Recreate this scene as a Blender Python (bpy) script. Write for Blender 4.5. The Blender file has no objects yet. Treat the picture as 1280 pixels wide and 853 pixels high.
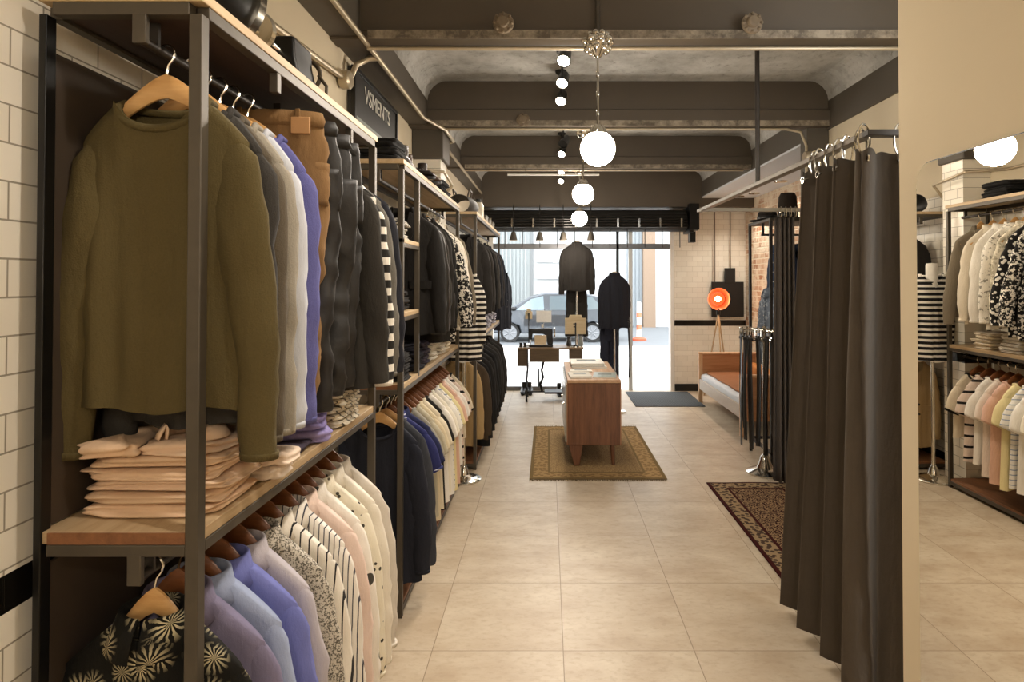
import bpy, bmesh, math, random
from mathutils import Vector, Matrix
from mathutils.noise import noise as pnoise
R = random.Random(7)
S = bpy.context.scene
COL = S.collection
PI = math.pi

# ------------------------------------------------------------------ materials
def lin(c):
    if isinstance(c, str):
        c = [int(c[i:i+2], 16) / 255 for i in (0, 2, 4)]
    return tuple((v / 12.92 if v <= .04045 else ((v + .055) / 1.055) ** 2.4) for v in c) + (1,)

class NT:
    def __init__(s, name):
        s.m = bpy.data.materials.new(name); s.m.use_nodes = True
        s.t = s.m.node_tree; s.t.nodes.clear()
        s.out = s.t.nodes.new('ShaderNodeOutputMaterial')
        s._pos = None
    def n(s, typ, props=None, **inp):
        nd = s.t.nodes.new('ShaderNode' + typ)
        for k, v in (props or {}).items(): setattr(nd, k, v)
        for k, v in inp.items():
            key = int(k[1:]) if k[0] == 'i' and k[1:].isdigit() else k.replace('_', ' ')
            s.put(nd.inputs[key], v)
        return nd
    def put(s, sock, v):
        if hasattr(v, 'is_output'): s.t.links.new(v, sock)
        elif hasattr(v, 'outputs'): s.t.links.new(v.outputs[0], sock)
        else: sock.default_value = v
    def math(s, op, a, b=0.0, c=0.0):
        nd = s.t.nodes.new('ShaderNodeMath'); nd.operation = op
        s.put(nd.inputs[0], a); s.put(nd.inputs[1], b); s.put(nd.inputs[2], c)
        return nd.outputs[0]
    def mix(s, f, a, b):
        nd = s.t.nodes.new('ShaderNodeMix'); nd.data_type = 'RGBA'
        s.put(nd.inputs[0], f); s.put(nd.inputs[6], a); s.put(nd.inputs[7], b)
        return nd.outputs[2]
    def obj(s): return s.n('TexCoord').outputs['Object']
    def xyz(s, v=None):
        nd = s.n('SeparateXYZ'); s.put(nd.inputs[0], v or s.obj()); return nd.outputs
    def comb(s, x, y, z=0.0):
        nd = s.n('CombineXYZ'); s.put(nd.inputs[0], x); s.put(nd.inputs[1], y); s.put(nd.inputs[2], z); return nd.outputs[0]
    def noise(s, v, scale, detail=4, rough=.55):
        nd = s.n('TexNoise'); s.put(nd.inputs['Vector'], v)
        nd.inputs['Scale'].default_value = scale; nd.inputs['Detail'].default_value = detail; nd.inputs['Roughness'].default_value = rough
        return nd.outputs[0]
    def ramp(s, f, lo, hi):
        nd = s.n('MapRange'); s.put(nd.inputs[0], f); nd.inputs[1].default_value = lo; nd.inputs[2].default_value = hi
        return nd.outputs[0]
    def bump(s, h, strength, dist=.002):
        nd = s.n('Bump'); s.put(nd.inputs['Height'], h); nd.inputs['Strength'].default_value = strength; nd.inputs['Distance'].default_value = dist
        return nd.outputs[0]
    def bsdf(s, col, rough=.5, metal=0.0, normal=None, spec=.5, **kw):
        b = s.t.nodes.new('ShaderNodeBsdfPrincipled')
        s.put(b.inputs['Base Color'], col); s.put(b.inputs['Roughness'], rough); s.put(b.inputs['Metallic'], metal)
        b.inputs['Specular IOR Level'].default_value = spec
        if normal is not None: s.put(b.inputs['Normal'], normal)
        for k, v in kw.items(): s.put(b.inputs[k.replace('_', ' ')], v)
        s.t.links.new(b.outputs[0], s.out.inputs[0]); return s.m

MATS = {}
def plain(c, rough=.5, metal=0.0, var=.12, nscale=30, bump=.0, spec=.5):
    key = ('p', c, rough, metal, var, nscale, bump, spec)
    if key in MATS: return MATS[key]
    t = NT('surface_' + str(len(MATS))); l = lin(c)
    v = t.obj(); nz = t.noise(v, nscale)
    dark = tuple(x * (1 - var) for x in l[:3]) + (1,); lite = tuple(min(1, x * (1 + var)) for x in l[:3]) + (1,)
    colr = t.mix(nz, dark, lite)
    nm = t.bump(t.noise(v, nscale * 4), bump) if bump else None
    MATS[key] = t.bsdf(colr, rough, metal, nm, spec); return MATS[key]

def fab(c, pat=None, c2='ffffff', p=.04, rough=.9, thr=.5, wool=False, extra=None):
    key = ('f', c, pat, c2, p, rough, thr, wool)
    if key in MATS: return MATS[key]
    t = NT('cloth_' + str(len(MATS))); v = t.obj(); o = t.xyz(v); A, B = lin(c), lin(c2)
    if pat == 'hstripe': f = t.math('GREATER_THAN', t.math('FRACT', t.math('DIVIDE', t.math('ADD', o[2], 10.0), p)), thr)
    elif pat == 'vstripe': f = t.math('GREATER_THAN', t.math('FRACT', t.math('DIVIDE', t.math('ADD', o[0], 10.0), p)), thr)
    elif pat == 'ystripe': f = t.math('GREATER_THAN', t.math('FRACT', t.math('DIVIDE', t.math('ADD', o[1], 10.0), p)), thr)
    elif pat == 'dots':
        vo = t.n('TexVoronoi', Vector=v, Scale=1 / p); vo.inputs['Randomness'].default_value = .9
        f = t.math('LESS_THAN', vo.outputs['Distance'], thr)
    elif pat == 'speck': f = t.math('GREATER_THAN', t.noise(v, 1 / p, 3, .7), thr)
    elif pat == 'palm':
        vo = t.n('TexVoronoi', Vector=v, Scale=1 / p); vo.inputs['Randomness'].default_value = 1
        d = vo.outputs['Distance']
        sub = t.n('VectorMath', {'operation': 'SUBTRACT'}); t.put(sub.inputs[0], v); t.put(sub.inputs[1], vo.outputs['Position'])
        q = t.xyz(sub.outputs[0])
        ang = t.math('ARCTAN2', q[2], q[0])
        ang = t.math('ADD', ang, t.math('MULTIPLY', t.noise(v, 35, 3), .6))
        leaf = t.math('SINE', t.math('MULTIPLY', ang, 14.0))
        f = t.math('MULTIPLY', t.math('GREATER_THAN', t.math('ADD', leaf, t.math('MULTIPLY', t.noise(v, 90), 1.2)), .75), t.ramp(d, .60, .25))
    else: f = t.ramp(t.noise(v, 9), .35, .9); f = t.math('MULTIPLY', f, .25); B = tuple(min(1, x * 1.35 + .004) for x in A[:3]) + (1,)
    colr = t.mix(f, A, B)
    if wool:
        colr = t.mix(t.math('MULTIPLY', t.noise(v, 260, 2), .5), colr, tuple(x * .45 for x in A[:3]) + (1,))
    h = t.noise(v, 500 if not wool else 300, 2)
    big = t.noise(t.comb(o[0], o[1], t.math('MULTIPLY', o[2], .38)), 20, 4, .55)
    h2 = t.math('ADD', t.math('MULTIPLY', h, .12 if not wool else .2), t.math('MULTIPLY', big, 1.6))
    MATS[key] = t.bsdf(colr, rough, 0, t.bump(h2, .5, .011), .25); return MATS[key]

def wood(c1, c2, axis=0, rough=.45, scale=7, contrast=1.0):
    key = ('w', c1, c2, axis, rough, scale)
    if key in MATS: return MATS[key]
    t = NT('timber_' + str(len(MATS))); o = t.xyz()
    s = [1.0, 1.0, 1.0]; s[axis] = .09
    v = t.comb(*[t.math('MULTIPLY', o[i], s[i]) for i in range(3)])
    g = t.noise(v, scale * 5, 6, .6); g2 = t.noise(v, scale * 30, 3, .6)
    f = t.ramp(t.math('ADD', g, t.math('MULTIPLY', g2, .35)), .42, .95)
    MATS[key] = t.bsdf(t.mix(f, lin(c1), lin(c2)), rough, 0, t.bump(g2, .12), .4); return MATS[key]

def emit(c, strength):
    t = NT('glow_' + str(len(MATS))); e = t.n('Emission', Color=lin(c), Strength=strength)
    t.t.links.new(e.outputs[0], t.out.inputs[0]); MATS[('e', c, strength)] = t.m; return t.m

def glass():
    if 'glass' in MATS: return MATS['glass']
    t = NT('window_glass'); g = t.n('BsdfGlossy', Roughness=.02); tr = t.n('BsdfTransparent')
    fr = t.n('Fresnel', IOR=1.45); mx = t.n('MixShader'); t.put(mx.inputs[0], t.math('MULTIPLY', fr.outputs[0], .6))
    t.t.links.new(tr.outputs[0], mx.inputs[1]); t.t.links.new(g.outputs[0], mx.inputs[2]); t.t.links.new(mx.outputs[0], t.out.inputs[0])
    MATS['glass'] = t.m; return t.m

def mirror_mat():
    t = NT('mirror_silver'); return t.bsdf(lin('eeeae2'), .0, 1.0)

def tile_wall(name, u, upper, zsplit, base='f6f0e2', off=0.0, band=(1.015, 1.095), tw=.162, th=.081, mortar='a69e8e'):
    t = NT(name); o = t.xyz()
    uu = o[u]; z = o[2]
    br = t.n('TexBrick', {'offset': .5}); t.put(br.inputs['Vector'], t.comb(t.math('ADD', uu, off), t.math('ADD', z, .028)))
    for k, val in (('Scale', 1.0), ('Mortar Size', .0022), ('Mortar Smooth', .2), ('Bias', 0.0), ('Brick Width', tw), ('Row Height', th)):
        br.inputs[k].default_value = val
    br.inputs['Color1'].default_value = lin(base); br.inputs['Color2'].default_value = lin('efe8d9'); br.inputs['Mortar'].default_value = lin(mortar)
    inb = t.math('MULTIPLY', t.math('GREATER_THAN', z, band[0]), t.math('LESS_THAN', z, band[1]))
    c = t.mix(inb, br.outputs['Color'], lin('15130f'))
    up = t.math('GREATER_THAN', z, zsplit)
    pl = t.mix(t.noise(t.obj(), 3), lin(upper), tuple(x * .9 for x in lin(upper)[:3]) + (1,))
    c = t.mix(up, c, pl)
    rough = t.math('ADD', .22, t.math('MULTIPLY', up, .6))
    h = t.math('MULTIPLY', t.math('SUBTRACT', 1.0, br.outputs['Fac']), t.math('SUBTRACT', 1.0, up))
    return t.bsdf(c, rough, 0, t.bump(h, .5, .003), .5)

def brick_wall():
    t = NT('old_red_brick'); o = t.xyz()
    wob = t.noise(t.obj(), 14)
    br = t.n('TexBrick', {'offset': .5}); t.put(br.inputs['Vector'], t.comb(t.math('ADD', o[1], t.math('MULTIPLY', wob, .02)), t.math('ADD', o[2], t.math('MULTIPLY', wob, .02))))
    for k, val in (('Scale', 1.0), ('Mortar Size', .011), ('Mortar Smooth', .4), ('Bias', -.1), ('Brick Width', .23), ('Row Height', .078)):
        br.inputs[k].default_value = val
    br.inputs['Color1'].default_value = lin('a87a5c'); br.inputs['Color2'].default_value = lin('d2b79c'); br.inputs['Mortar'].default_value = lin('d9cbb4')
    worn = t.ramp(t.noise(t.obj(), 5, 6, .65), .44, .58)
    c = t.mix(worn, br.outputs['Color'], lin('dccdb6'))
    return t.bsdf(c, .9, 0, t.bump(t.math('ADD', t.math('SUBTRACT', 1.0, br.outputs['Fac']), t.noise(t.obj(), 60)), .8, .01), .2)

def floor_mat():
    t = NT('beige_floor_tile'); o = t.xyz()
    ux = t.math('DIVIDE', t.math('SUBTRACT', o[0], .07 - 6.04), .604); uy = t.math('DIVIDE', t.math('SUBTRACT', o[1], 2.77 - 12.28), .614)
    fx, fy = t.math('FRACT', ux), t.math('FRACT', uy)
    ex = t.math('MINIMUM', fx, t.math('SUBTRACT', 1.0, fx)); ey = t.math('MINIMUM', fy, t.math('SUBTRACT', 1.0, fy))
    g = t.math('LESS_THAN', t.math('MINIMUM', ex, ey), .0032)
    cell = t.comb(t.math('FLOOR', ux), t.math('FLOOR', uy)); wn = t.n('TexWhiteNoise', {'noise_dimensions': '3D'}, Vector=cell)
    ad = t.n('VectorMath', {'operation': 'ADD'}); t.put(ad.inputs[0], t.obj())
    sc = t.n('VectorMath', {'operation': 'SCALE'}); t.put(sc.inputs[0], wn.outputs['Color']); sc.inputs['Scale'].default_value = 9.0
    t.put(ad.inputs[1], sc.outputs[0])
    q = t.xyz(ad.outputs[0]); v = t.comb(q[0], t.math('MULTIPLY', q[1], 1.8), q[2])
    n1 = t.noise(v, 3.2, 6, .62); n2 = t.noise(v, 22, 5, .65)
    c = t.mix(t.ramp(n1, .32, .7), lin('b09c82'), lin('cbbda6'))
    c = t.mix(t.math('MULTIPLY', t.ramp(n2, .5, .72), .45), c, lin('9a846a'))
    c = t.mix(t.math('MULTIPLY', wn.outputs['Value'], .22), c, lin('b3a088'))
    c = t.mix(g, c, lin('87745c'))
    r = t.math('ADD', .33, t.math('MULTIPLY', n2, .2))
    return t.bsdf(c, r, 0, t.bump(t.math('ADD', t.math('MULTIPLY', g, -1.0), t.math('MULTIPLY', n2, .15)), .25, .002), .5)

def ceiling_mat():
    t = NT('stained_ceiling_paint'); v = t.obj(); n1 = t.noise(v, 2.2, 8, .7); n2 = t.noise(v, 16, 6, .75)
    c = t.mix(t.ramp(n1, .35, .65), lin('94928c'), lin('c6c5c1'))
    c = t.mix(t.math('MULTIPLY', t.ramp(n2, .55, .70), .6), c, lin('625e56'))
    return t.bsdf(c, .8, 0, t.bump(n2, .4, .01), .3)

def rug_mat(field, motif, border, bmotif, edge, hx, hy, bw, scale):
    t = NT('woven_rug_' + field); o = t.xyz()
    ax, ay = t.math('ABSOLUTE', o[0]), t.math('ABSOLUTE', o[1])
    din = t.math('MINIMUM', t.math('SUBTRACT', hx, ax), t.math('SUBTRACT', hy, ay))
    # mirrored coordinates make the pattern symmetric like a woven rug
    v = t.comb(ax, ay, 0.0)
    vo = t.n('TexVoronoi', {'voronoi_dimensions': '2D'}, Vector=v, Scale=scale)
    mo = t.math('LESS_THAN', t.math('FRACT', t.math('MULTIPLY', vo.outputs['Distance'], 2.6)), .42)
    n = t.noise(v, scale * 2.2, 3, .6)
    mo2 = t.math('GREATER_THAN', n, .56)
    f = t.math('MAXIMUM', t.math('MULTIPLY', mo, .7), t.math('MULTIPLY', mo2, .85))
    cf = t.mix(f, lin(field), lin(motif))
    per = t.math('MAXIMUM', t.math('MULTIPLY', t.math('SINE', t.math('MULTIPLY', o[0], 52.0)), 1.0), t.math('SINE', t.math('MULTIPLY', o[1], 52.0)))
    vb = t.n('TexVoronoi', {'voronoi_dimensions': '2D'}, Vector=v, Scale=scale * 1.15)
    fb = t.math('LESS_THAN', vb.outputs['Distance'], .36)
    cb = t.mix(t.math('MULTIPLY', fb, .85), lin(border), lin(bmotif))
    inb = t.math('LESS_THAN', din, bw)
    c = t.mix(inb, cf, cb)
    l1 = t.math('LESS_THAN', t.math('ABSOLUTE', t.math('SUBTRACT', din, bw)), .010)
    l2 = t.math('LESS_THAN', din, bw * .18)
    c = t.mix(t.math('MAXIMUM', l1, l2), c, lin(edge))
    fl = t.noise(t.obj(), 350, 2)
    c = t.mix(t.math('MULTIPLY', fl, .3), c, lin(edge))
    return t.bsdf(c, .95, 0, t.bump(fl, .4, .003), .1)

STEEL = plain('4f483d', .5, .35, .2, 25)
STEEL_D = plain('36302a', .5, .4, .2, 25)
CHROME = plain('d8d3c8', .14, 1.0, .04)
BLACK = plain('141311', .4, 0, .2)
BLACKM = plain('1b1a18', .35, .5, .2)
SHELF = wood('a58a66', 'c6ad88', 1, .55)
SHELF_TOP = wood('ad926c', 'cfb692', 1, .55)
SHELF_RED = wood('6b4429', '90613f', 1, .5)
HANGER_L = wood('c6955a', 'e0b67c', 0, .4)
HANGER_D = wood('6d3f22', '96603a', 0, .4)
PAINT_DARK = plain('524b41', .6, 0, .1, 4, .15)
PAINT_BEAM = plain('51473a', .6, 0, .1, 4, .15)

# ------------------------------------------------------------------ mesh helpers
class MB:
    def __init__(s): s.v = []; s.f = []; s.mi = []
    def add(s, vs, fs, mi=0):
        b = len(s.v); s.v += [tuple(x) for x in vs]; s.f += [tuple(b + i for i in f) for f in fs]; s.mi += [mi] * len(fs); return s
    def box(s, x0, x1, y0, y1, z0, z1, mi=0):
        vs = [(x, y, z) for z in (z0, z1) for y in (y0, y1) for x in (x0, x1)]
        return s.add(vs, [(0, 2, 3, 1), (4, 5, 7, 6), (0, 1, 5, 4), (2, 6, 7, 3), (0, 4, 6, 2), (1, 3, 7, 5)], mi)
    def cbox(s, c, d, mi=0):
        return s.box(c[0]-d[0]/2, c[0]+d[0]/2, c[1]-d[1]/2, c[1]+d[1]/2, c[2]-d[2]/2, c[2]+d[2]/2, mi)
    def tube(s, pts, r, n=8, cap=True, mi=0, closed=False):
        pts = [Vector(p) for p in pts]; rs = r if isinstance(r, (list, tuple)) else [r] * len(pts)
        rings = []; up = None
        for i, p in enumerate(pts):
            a = pts[i-1] if i or closed else p; b = pts[(i+1) % len(pts)] if i < len(pts)-1 or closed else p
            d = (b - a).normalized()
            if up is None: up = Vector((0, 0, 1)) if abs(d.z) < .9 else Vector((1, 0, 0))
            x = d.cross(up)
            if x.length < 1e-5: x = d.orthogonal()
            x.normalize(); up = x.cross(d).normalized()
            rings.append([p + (x * math.cos(k*2*PI/n) + up * math.sin(k*2*PI/n)) * rs[i] for k in range(n)])
        vs = [q for rg in rings for q in rg]; fs = []
        m = len(rings)
        for i in range(m if closed else m-1):
            j = (i+1) % m
            fs += [(i*n+k, i*n+(k+1) % n, j*n+(k+1) % n, j*n+k) for k in range(n)]
        if cap and not closed: fs += [tuple(range(n))[::-1], tuple((m-1)*n+k for k in range(n))]
        return s.add(vs, fs, mi)
    def lathe(s, prof, c=(0, 0, 0), n=24, axis='z', mi=0):
        vs = []; c = Vector(c)
        for r, h in prof:
            for k in range(n):
                a = k*2*PI/n; x, y = r*math.cos(a), r*math.sin(a)
                p = (x, y, h) if axis == 'z' else ((h, x, y) if axis == 'x' else (x, h, y))
                vs.append(c + Vector(p))
        fs = [(i*n+k, i*n+(k+1) % n, (i+1)*n+(k+1) % n, (i+1)*n+k) for i in range(len(prof)-1) for k in range(n)]
        if prof[0][0] > 1e-4: fs.append(tuple(range(n))[::-1])
        if prof[-1][0] > 1e-4: fs.append(tuple((len(prof)-1)*n+k for k in range(n)))
        return s.add(vs, fs, mi)
    def sphere(s, c, r, n=24, m=14, sc=(1, 1, 1), mi=0):
        pr = []
        b = len(s.v)
        s.lathe([(max(1e-5, r*math.sin(PI*i/m)), -r*math.cos(PI*i/m)) for i in range(m+1)], (0, 0, 0), n, mi=mi)
        for i in range(b, len(s.v)): s.v[i] = tuple(c[k] + s.v[i][k]*sc[k] for k in range(3))
        return s
    def prism(s, poly, a0, a1, axis='y', mi=0):
        n = len(poly)
        def P(p, a): return {'y': (p[0], a, p[1]), 'x': (a, p[0], p[1]), 'z': (p[0], p[1], a)}[axis]
        vs = [P(p, a0) for p in poly] + [P(p, a1) for p in poly]
        return s.add(vs, [tuple(range(n)), tuple(range(2*n-1, n-1, -1))] + [(i, i+n, (i+1) % n+n, (i+1) % n) for i in range(n)], mi)
    def grid(s, fn, nu, nv, closeu=False, mi=0):
        vs = [fn(i/(nu if closeu else nu), j/nv) for j in range(nv+1) for i in range(nu + (0 if closeu else 1))]
        w = nu if closeu else nu+1
        fs = [(j*w+i, j*w+(i+1) % w, (j+1)*w+(i+1) % w, (j+1)*w+i) for j in range(nv) for i in range(nu)]
        return s.add(vs, fs, mi)
    def build(s, name, mat, parent=None, smooth=None, bevel=0, sub=0, solid=0, loc=None, rot=None):
        me = bpy.data.meshes.new(name); me.from_pydata(s.v, [], s.f); me.update()
        bm = bmesh.new(); bm.from_mesh(me); bmesh.ops.recalc_face_normals(bm, faces=bm.faces); bm.to_mesh(me); bm.free()
        for m in (mat if isinstance(mat, (list, tuple)) else [mat]): me.materials.append(m)
        me.polygons.foreach_set('material_index', s.mi)
        if smooth: me.polygons.foreach_set('use_smooth', [True]*len(me.polygons))
        elif smooth is None: me.shade_smooth(); me.set_sharp_from_angle(angle=math.radians(40))
        o = bpy.data.objects.new(name, me); COL.objects.link(o)
        if parent: o.parent = parent
        if loc: o.location = loc
        if rot: o.rotation_euler = rot
        if bevel:
            b = o.modifiers.new('bevel', 'BEVEL'); b.width = bevel; b.segments = 2; b.limit_method = 'ANGLE'
        if solid:
            b = o.modifiers.new('solid', 'SOLIDIFY'); b.thickness = solid; b.offset = 0
        if sub:
            b = o.modifiers.new('sub', 'SUBSURF'); b.levels = sub; b.render_levels = sub
        return o

def tag(o, label=None, cat=None, group=None, kind=None):
    for k, v in (('label', label), ('category', cat), ('group', group), ('kind', kind)):
        if v: o[k] = v
    return o
def thing(name, label, cat, loc=(0, 0, 0), rz=0, group=None):
    o = bpy.data.objects.new(name, None); COL.objects.link(o); o.location = loc; o.rotation_euler = (0, 0, rz)
    o.empty_display_size = .05
    return tag(o, label, cat, group)
def struct(name, mb, mat, **k):
    return tag(mb.build(name, mat, **k), kind='structure')
def copy_tree(o, parent=None):
    c = o.copy(); COL.objects.link(c)
    if parent: c.parent = parent
    for ch in list(o.children): copy_tree(ch, c)
    return c
# ------------------------------------------------------------------ camera, view, world
HC = 1.71
cam = bpy.data.cameras.new('camera'); co = bpy.data.objects.new('camera', cam); COL.objects.link(co)
cam.sensor_width = 36; cam.sensor_fit = 'HORIZONTAL'; cam.lens = 36 * 745 / 1280
co.location = (0, 0, HC); co.rotation_euler = (PI/2 + math.radians(.8), 0, 0)
cam.shift_x = -45 / 1280; cam.shift_y = -86.9 / 1280; cam.clip_start = .05; cam.clip_end = 200
S.camera = co
S.view_settings.view_transform = 'Standard'; S.view_settings.look = 'None'; S.view_settings.gamma = 1
S.view_settings.use_curve_mapping = False; S.view_settings.exposure = 0.45
S.cycles.use_denoising = True
S.cycles.max_bounces = 9; S.cycles.sample_clamp_indirect = 6
w = bpy.data.worlds.new('sky'); S.world = w; w.use_nodes = True
bg = w.node_tree.nodes['Background']; bg.inputs[0].default_value = (.95, .975, 1, 1); bg.inputs[1].default_value = 4.0

def lamp(name, kind, loc, energy, col=(1, .89, .77), aim=None, size=.05, angle=70, blend=.6):
    l = bpy.data.lights.new(name, kind); l.energy = energy; l.color = col
    o = bpy.data.objects.new(name, l); COL.objects.link(o); o.location = loc
    if kind == 'SPOT': l.spot_size = math.radians(angle); l.spot_blend = blend; l.shadow_soft_size = size
    elif kind == 'POINT': l.shadow_soft_size = size
    if aim is not None: o.rotation_euler = (Vector(aim) - Vector(loc)).to_track_quat('-Z', 'Y').to_euler()
    return o

# ------------------------------------------------------------------ room shell
XL, XR, YF, ZC, YB = -1.13, 3.05, 9.2, 3.33, -3.2
struct('floor', MB().box(XL-.1, XR+.1, YB, YF+.15, -.12, 0), floor_mat())
tl = tile_wall('white_tile_and_cream_plaster', 1, 'd9cbb0', 2.50, off=.05)
struct('wall_left', MB().box(XL-.12, XL, YB, YF, 0, ZC+.1), tl)
cream = plain('e6d6b8', .85, 0, .03, 2, .05, .2)
struct('wall_right', MB().box(1.30, 1.40, YB, 2.20, 0, ZC+.1), cream)
struct('wall_right_alcove', MB().box(2.3, 2.42, 2.0, 5.0, 0, ZC+.1).box(2.3, XR+.1, 4.9, 5.0, 0, ZC+.1), plain('d9ccb3', .85, 0, .04, 2, .05, .2))
struct('wall_right_brick', MB().box(XR, XR+.12, 5.0, YF, 0, ZC+.1), brick_wall())
struct('wall_back', MB().box(XL-.12, 1.37, YB-.1, YB, 0, ZC+.1), plain('d9ccb3', .85, 0, .04, 2, .05, .2))
tf = tile_wall('white_front_tile', 0, 'd9cbb0', 2.9, off=.04, band=(1.0, 1.09), mortar='d2cab9')
struct('wall_front', MB().box(1.95, XR+.12, YF, YF+.15, 0, ZC+.1).box(XL-.12, -.9, YF, YF+.15, 0, ZC+.1), tf)
struct('trim_bulkhead', MB().box(XL, XR, 8.8, YF+.15, 2.79, ZC), PAINT_BEAM)
struct('ceiling', MB().box(XL-.12, XR+.12, YB, YF+.15, ZC, ZC+.12), ceiling_mat())
# cove: curved corners where the slab meets the beams
def cove(x, sx, y0, y1, r=.16):
    m = MB(); pts = []
    for k in range(7):
        a = k/6*PI/2
        pts.append((x + sx*(r - r*math.sin(a)), ZC - (r - r*math.cos(a))))
    pts.append((x, ZC)); m.prism(pts, y0, y1, 'y'); return m
tf_ = NT('weathered_flange_paint'); vv = tf_.obj()
FLANGE = tf_.bsdf(tf_.mix(tf_.ramp(tf_.noise(vv, 9, 6, .7), .4, .62), lin('5d5345'), lin('9c907d')), .7, 0, tf_.bump(tf_.noise(vv, 40), .4, .01))
BEAMS = [3.06, 4.80, 6.64]
for i, y in enumerate(BEAMS):
    m = MB().box(XL, XR, y+.03, y+.09, 2.97, ZC).box(XL, XR, y, y+.12, 2.955, 2.985)
    m.box(XL, XR, y+(.02 if i == 0 else .0), y+.10, 2.985, 3.01 if i == 0 else 3.09)
    struct('ceiling_beam', m, PAINT_BEAM, bevel=.006)
    struct('trim_flange', MB().box(XL+.2, 2.27, y-.006, y+.002, 2.957, 3.0), FLANGE)
struct('ceiling_beam_back', MB().box(XL, 1.27, .2, .5, 2.97, ZC).box(XL, 1.27, -1.7, -1.4, 2.97, ZC), PAINT_BEAM)
struct('trim_beam_left', MB().box(XL, -.98, YB, 8.8, 2.97, ZC), PAINT_DARK)
struct('trim_beam_right', MB().box(2.28, XR, 2.0, 8.8, 2.94, ZC), PAINT_DARK)
ys = [YB] + [v for y in BEAMS for v in (y+.03, y+.09)] + [8.8]
mc = MB()
for i in range(0, len(ys), 2):
    for part in (cove(-.98, 1, ys[i], ys[i+1]), cove(2.28, -1, max(2.0, ys[i]), ys[i+1])): mc.add(part.v, part.f)
struct('trim_cove', mc, ceiling_mat(), smooth=False)
struct('column', MB().box(2.12, 2.3, 4.86, 5.0, 0, ZC), PAINT_DARK, bevel=.01)
struct('column_left', MB().box(XL, -.90, 4.98, 5.24, 0, 2.72), tile_wall('white_pillar_tile', 1, 'd9cbb0', 2.9, off=.05))
struct('column_upper', MB().box(XL, -.87, 4.93, 5.26, 2.72, ZC), PAINT_DARK, bevel=.01)
struct('ceiling_low', MB().box(2.28, XR, 5.0, 8.8, 2.92, 2.94), plain('c9ccd0', .8, 0, .04, 3))
struct('baseboard_left', MB().box(XL, XL+.012, YB, YF, 0, .1), BLACK)
struct('baseboard_front', MB().box(1.95, XR, YF-.02, YF, 0, .11), BLACK)

# conduit pipes fixed to beams and walls
def pipe(label, pts, r=.011, mat=None, boxes=()):
    t = thing('conduit_pipe', label, 'pipe', pts[0])
    q = [tuple(Vector(p) - Vector(pts[0])) for p in pts]
    MB().tube(q, r, 10).build('tube', mat or PIPE, t)
    for b in boxes:
        MB().lathe([(.0, -.03), (.045, -.03), (.05, -.02), (.05, .02), (.04, .03), (0, .03)], tuple(Vector(b)-Vector(pts[0])), 16, 'x').build('junction_box', PIPE, t)
    return t
PIPE = plain('b9ab92', .35, .5, .1)
pipe('grey conduit pipe along underside of nearest ceiling beam', [(-.96, 3.15, 2.94), (1.9, 3.15, 2.94), (2.26, 3.15, 2.94)])
pipe('grey conduit pipe along underside of middle ceiling beam', [(-.86, 4.862, 2.945), (1.95, 4.862, 2.945), (2.07, 4.862, 2.92), (2.1, 4.83, 2.80), (2.1, 4.83, 2.3)], boxes=[(2.1, 4.80, 2.70)])
pipe('grey conduit pipe along underside of far ceiling beam', [(-.96, 6.70, 2.945), (2.2, 6.70, 2.945)])
pipe('long metal conduit pipe running along upper edge of left wall', [(-.955, .5, 2.955), (-.955, 4.55, 2.955), (-.84, 4.87, 2.94), (-.84, 5.28, 2.94), (-.95, 5.40, 2.945), (-.95, 8.5, 2.945)], .014)
pipe('metal conduit pipe on left wall ending in a round junction box', [(-1.10, 1.2, 2.635), (-1.10, 3.12, 2.79), (-1.09, 3.25, 2.80), (-1.06, 3.28, 2.90), (-1.0, 3.31, 2.945), (-.955, 3.32, 2.952)], .016, boxes=[(-1.09, 3.2, 2.79)])
pipe('pale bent conduit pipe around the left column', [(-1.11, 4.2, 2.60), (-1.11, 4.78, 2.60), (-.86, 4.90, 2.60), (-.85, 5.0, 2.58), (-.85, 5.29, 2.55), (-.98, 5.31, 2.40)], .013)

# ------------------------------------------------------------------ lamps
GLOBE = emit('fff3e2', 75)
def pendant(label, x, y, z, ceil_z=2.95, r=.09, ornate=False):
    t = thing('pendant_lamp', label, 'pendant lamp', (x, y, z), group='white globe pendant lamps')
    MB().sphere((0, 0, 0), r).build('globe_shade', GLOBE, t)
    MB().lathe([(.0, r+.035), (.03, r+.03), (.045, r+.005), (.05, r-.025), (.042, r-.025)], (0, 0, 0), 20).build('cap', CHROME, t)
    top = ceil_z - z
    m = MB(); n = int((top - r) / .05)
    m.tube([(0, 0, r+.02), (0, 0, top+.02)], .006, 8)
    for k in range(1, n, 2): m.lathe([(.006, 0), (.009, .006), (.009, .026), (.006, .03)], (0, 0, r+.03+k*.05), 8)
    m.build('rod', CHROME, t)
    if ornate:
        m = MB()
        for k in range(8):
            a = k*PI/4
            for rr, zz in ((.055, -.02), (.068, .02), (.045, .05)):
                m.sphere((rr*math.cos(a+zz*9), rr*math.sin(a+zz*9), top+zz), .019, 8, 6)
        m.lathe([(.0, -.07), (.02, -.06), (.03, -.04), (.05, -.02), (.06, .02), (.05, .05), (.012, .07)], (0, 0, top), 16)
        m.build('ornate_canopy', CHROME, t)
        MB().tube([(0, 0, top+.05), (0, 0, ZC-z-.002)], .012, 10).build('stem', STEEL, t)
    else:
        MB().lathe([(.0, -.05), (.03, -.045), (.055, -.02), (.06, .0)], (0, 0, top), 20).build('canopy', CHROME, t)
    return t
pendant('nearest and largest looking white globe pendant lamp on a long chrome rod', .258, 3.08, 2.39, 2.93, ornate=True)
pendant('middle white globe pendant lamp in the row of three', .295, 5.0, 2.43, 2.955)
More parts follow.
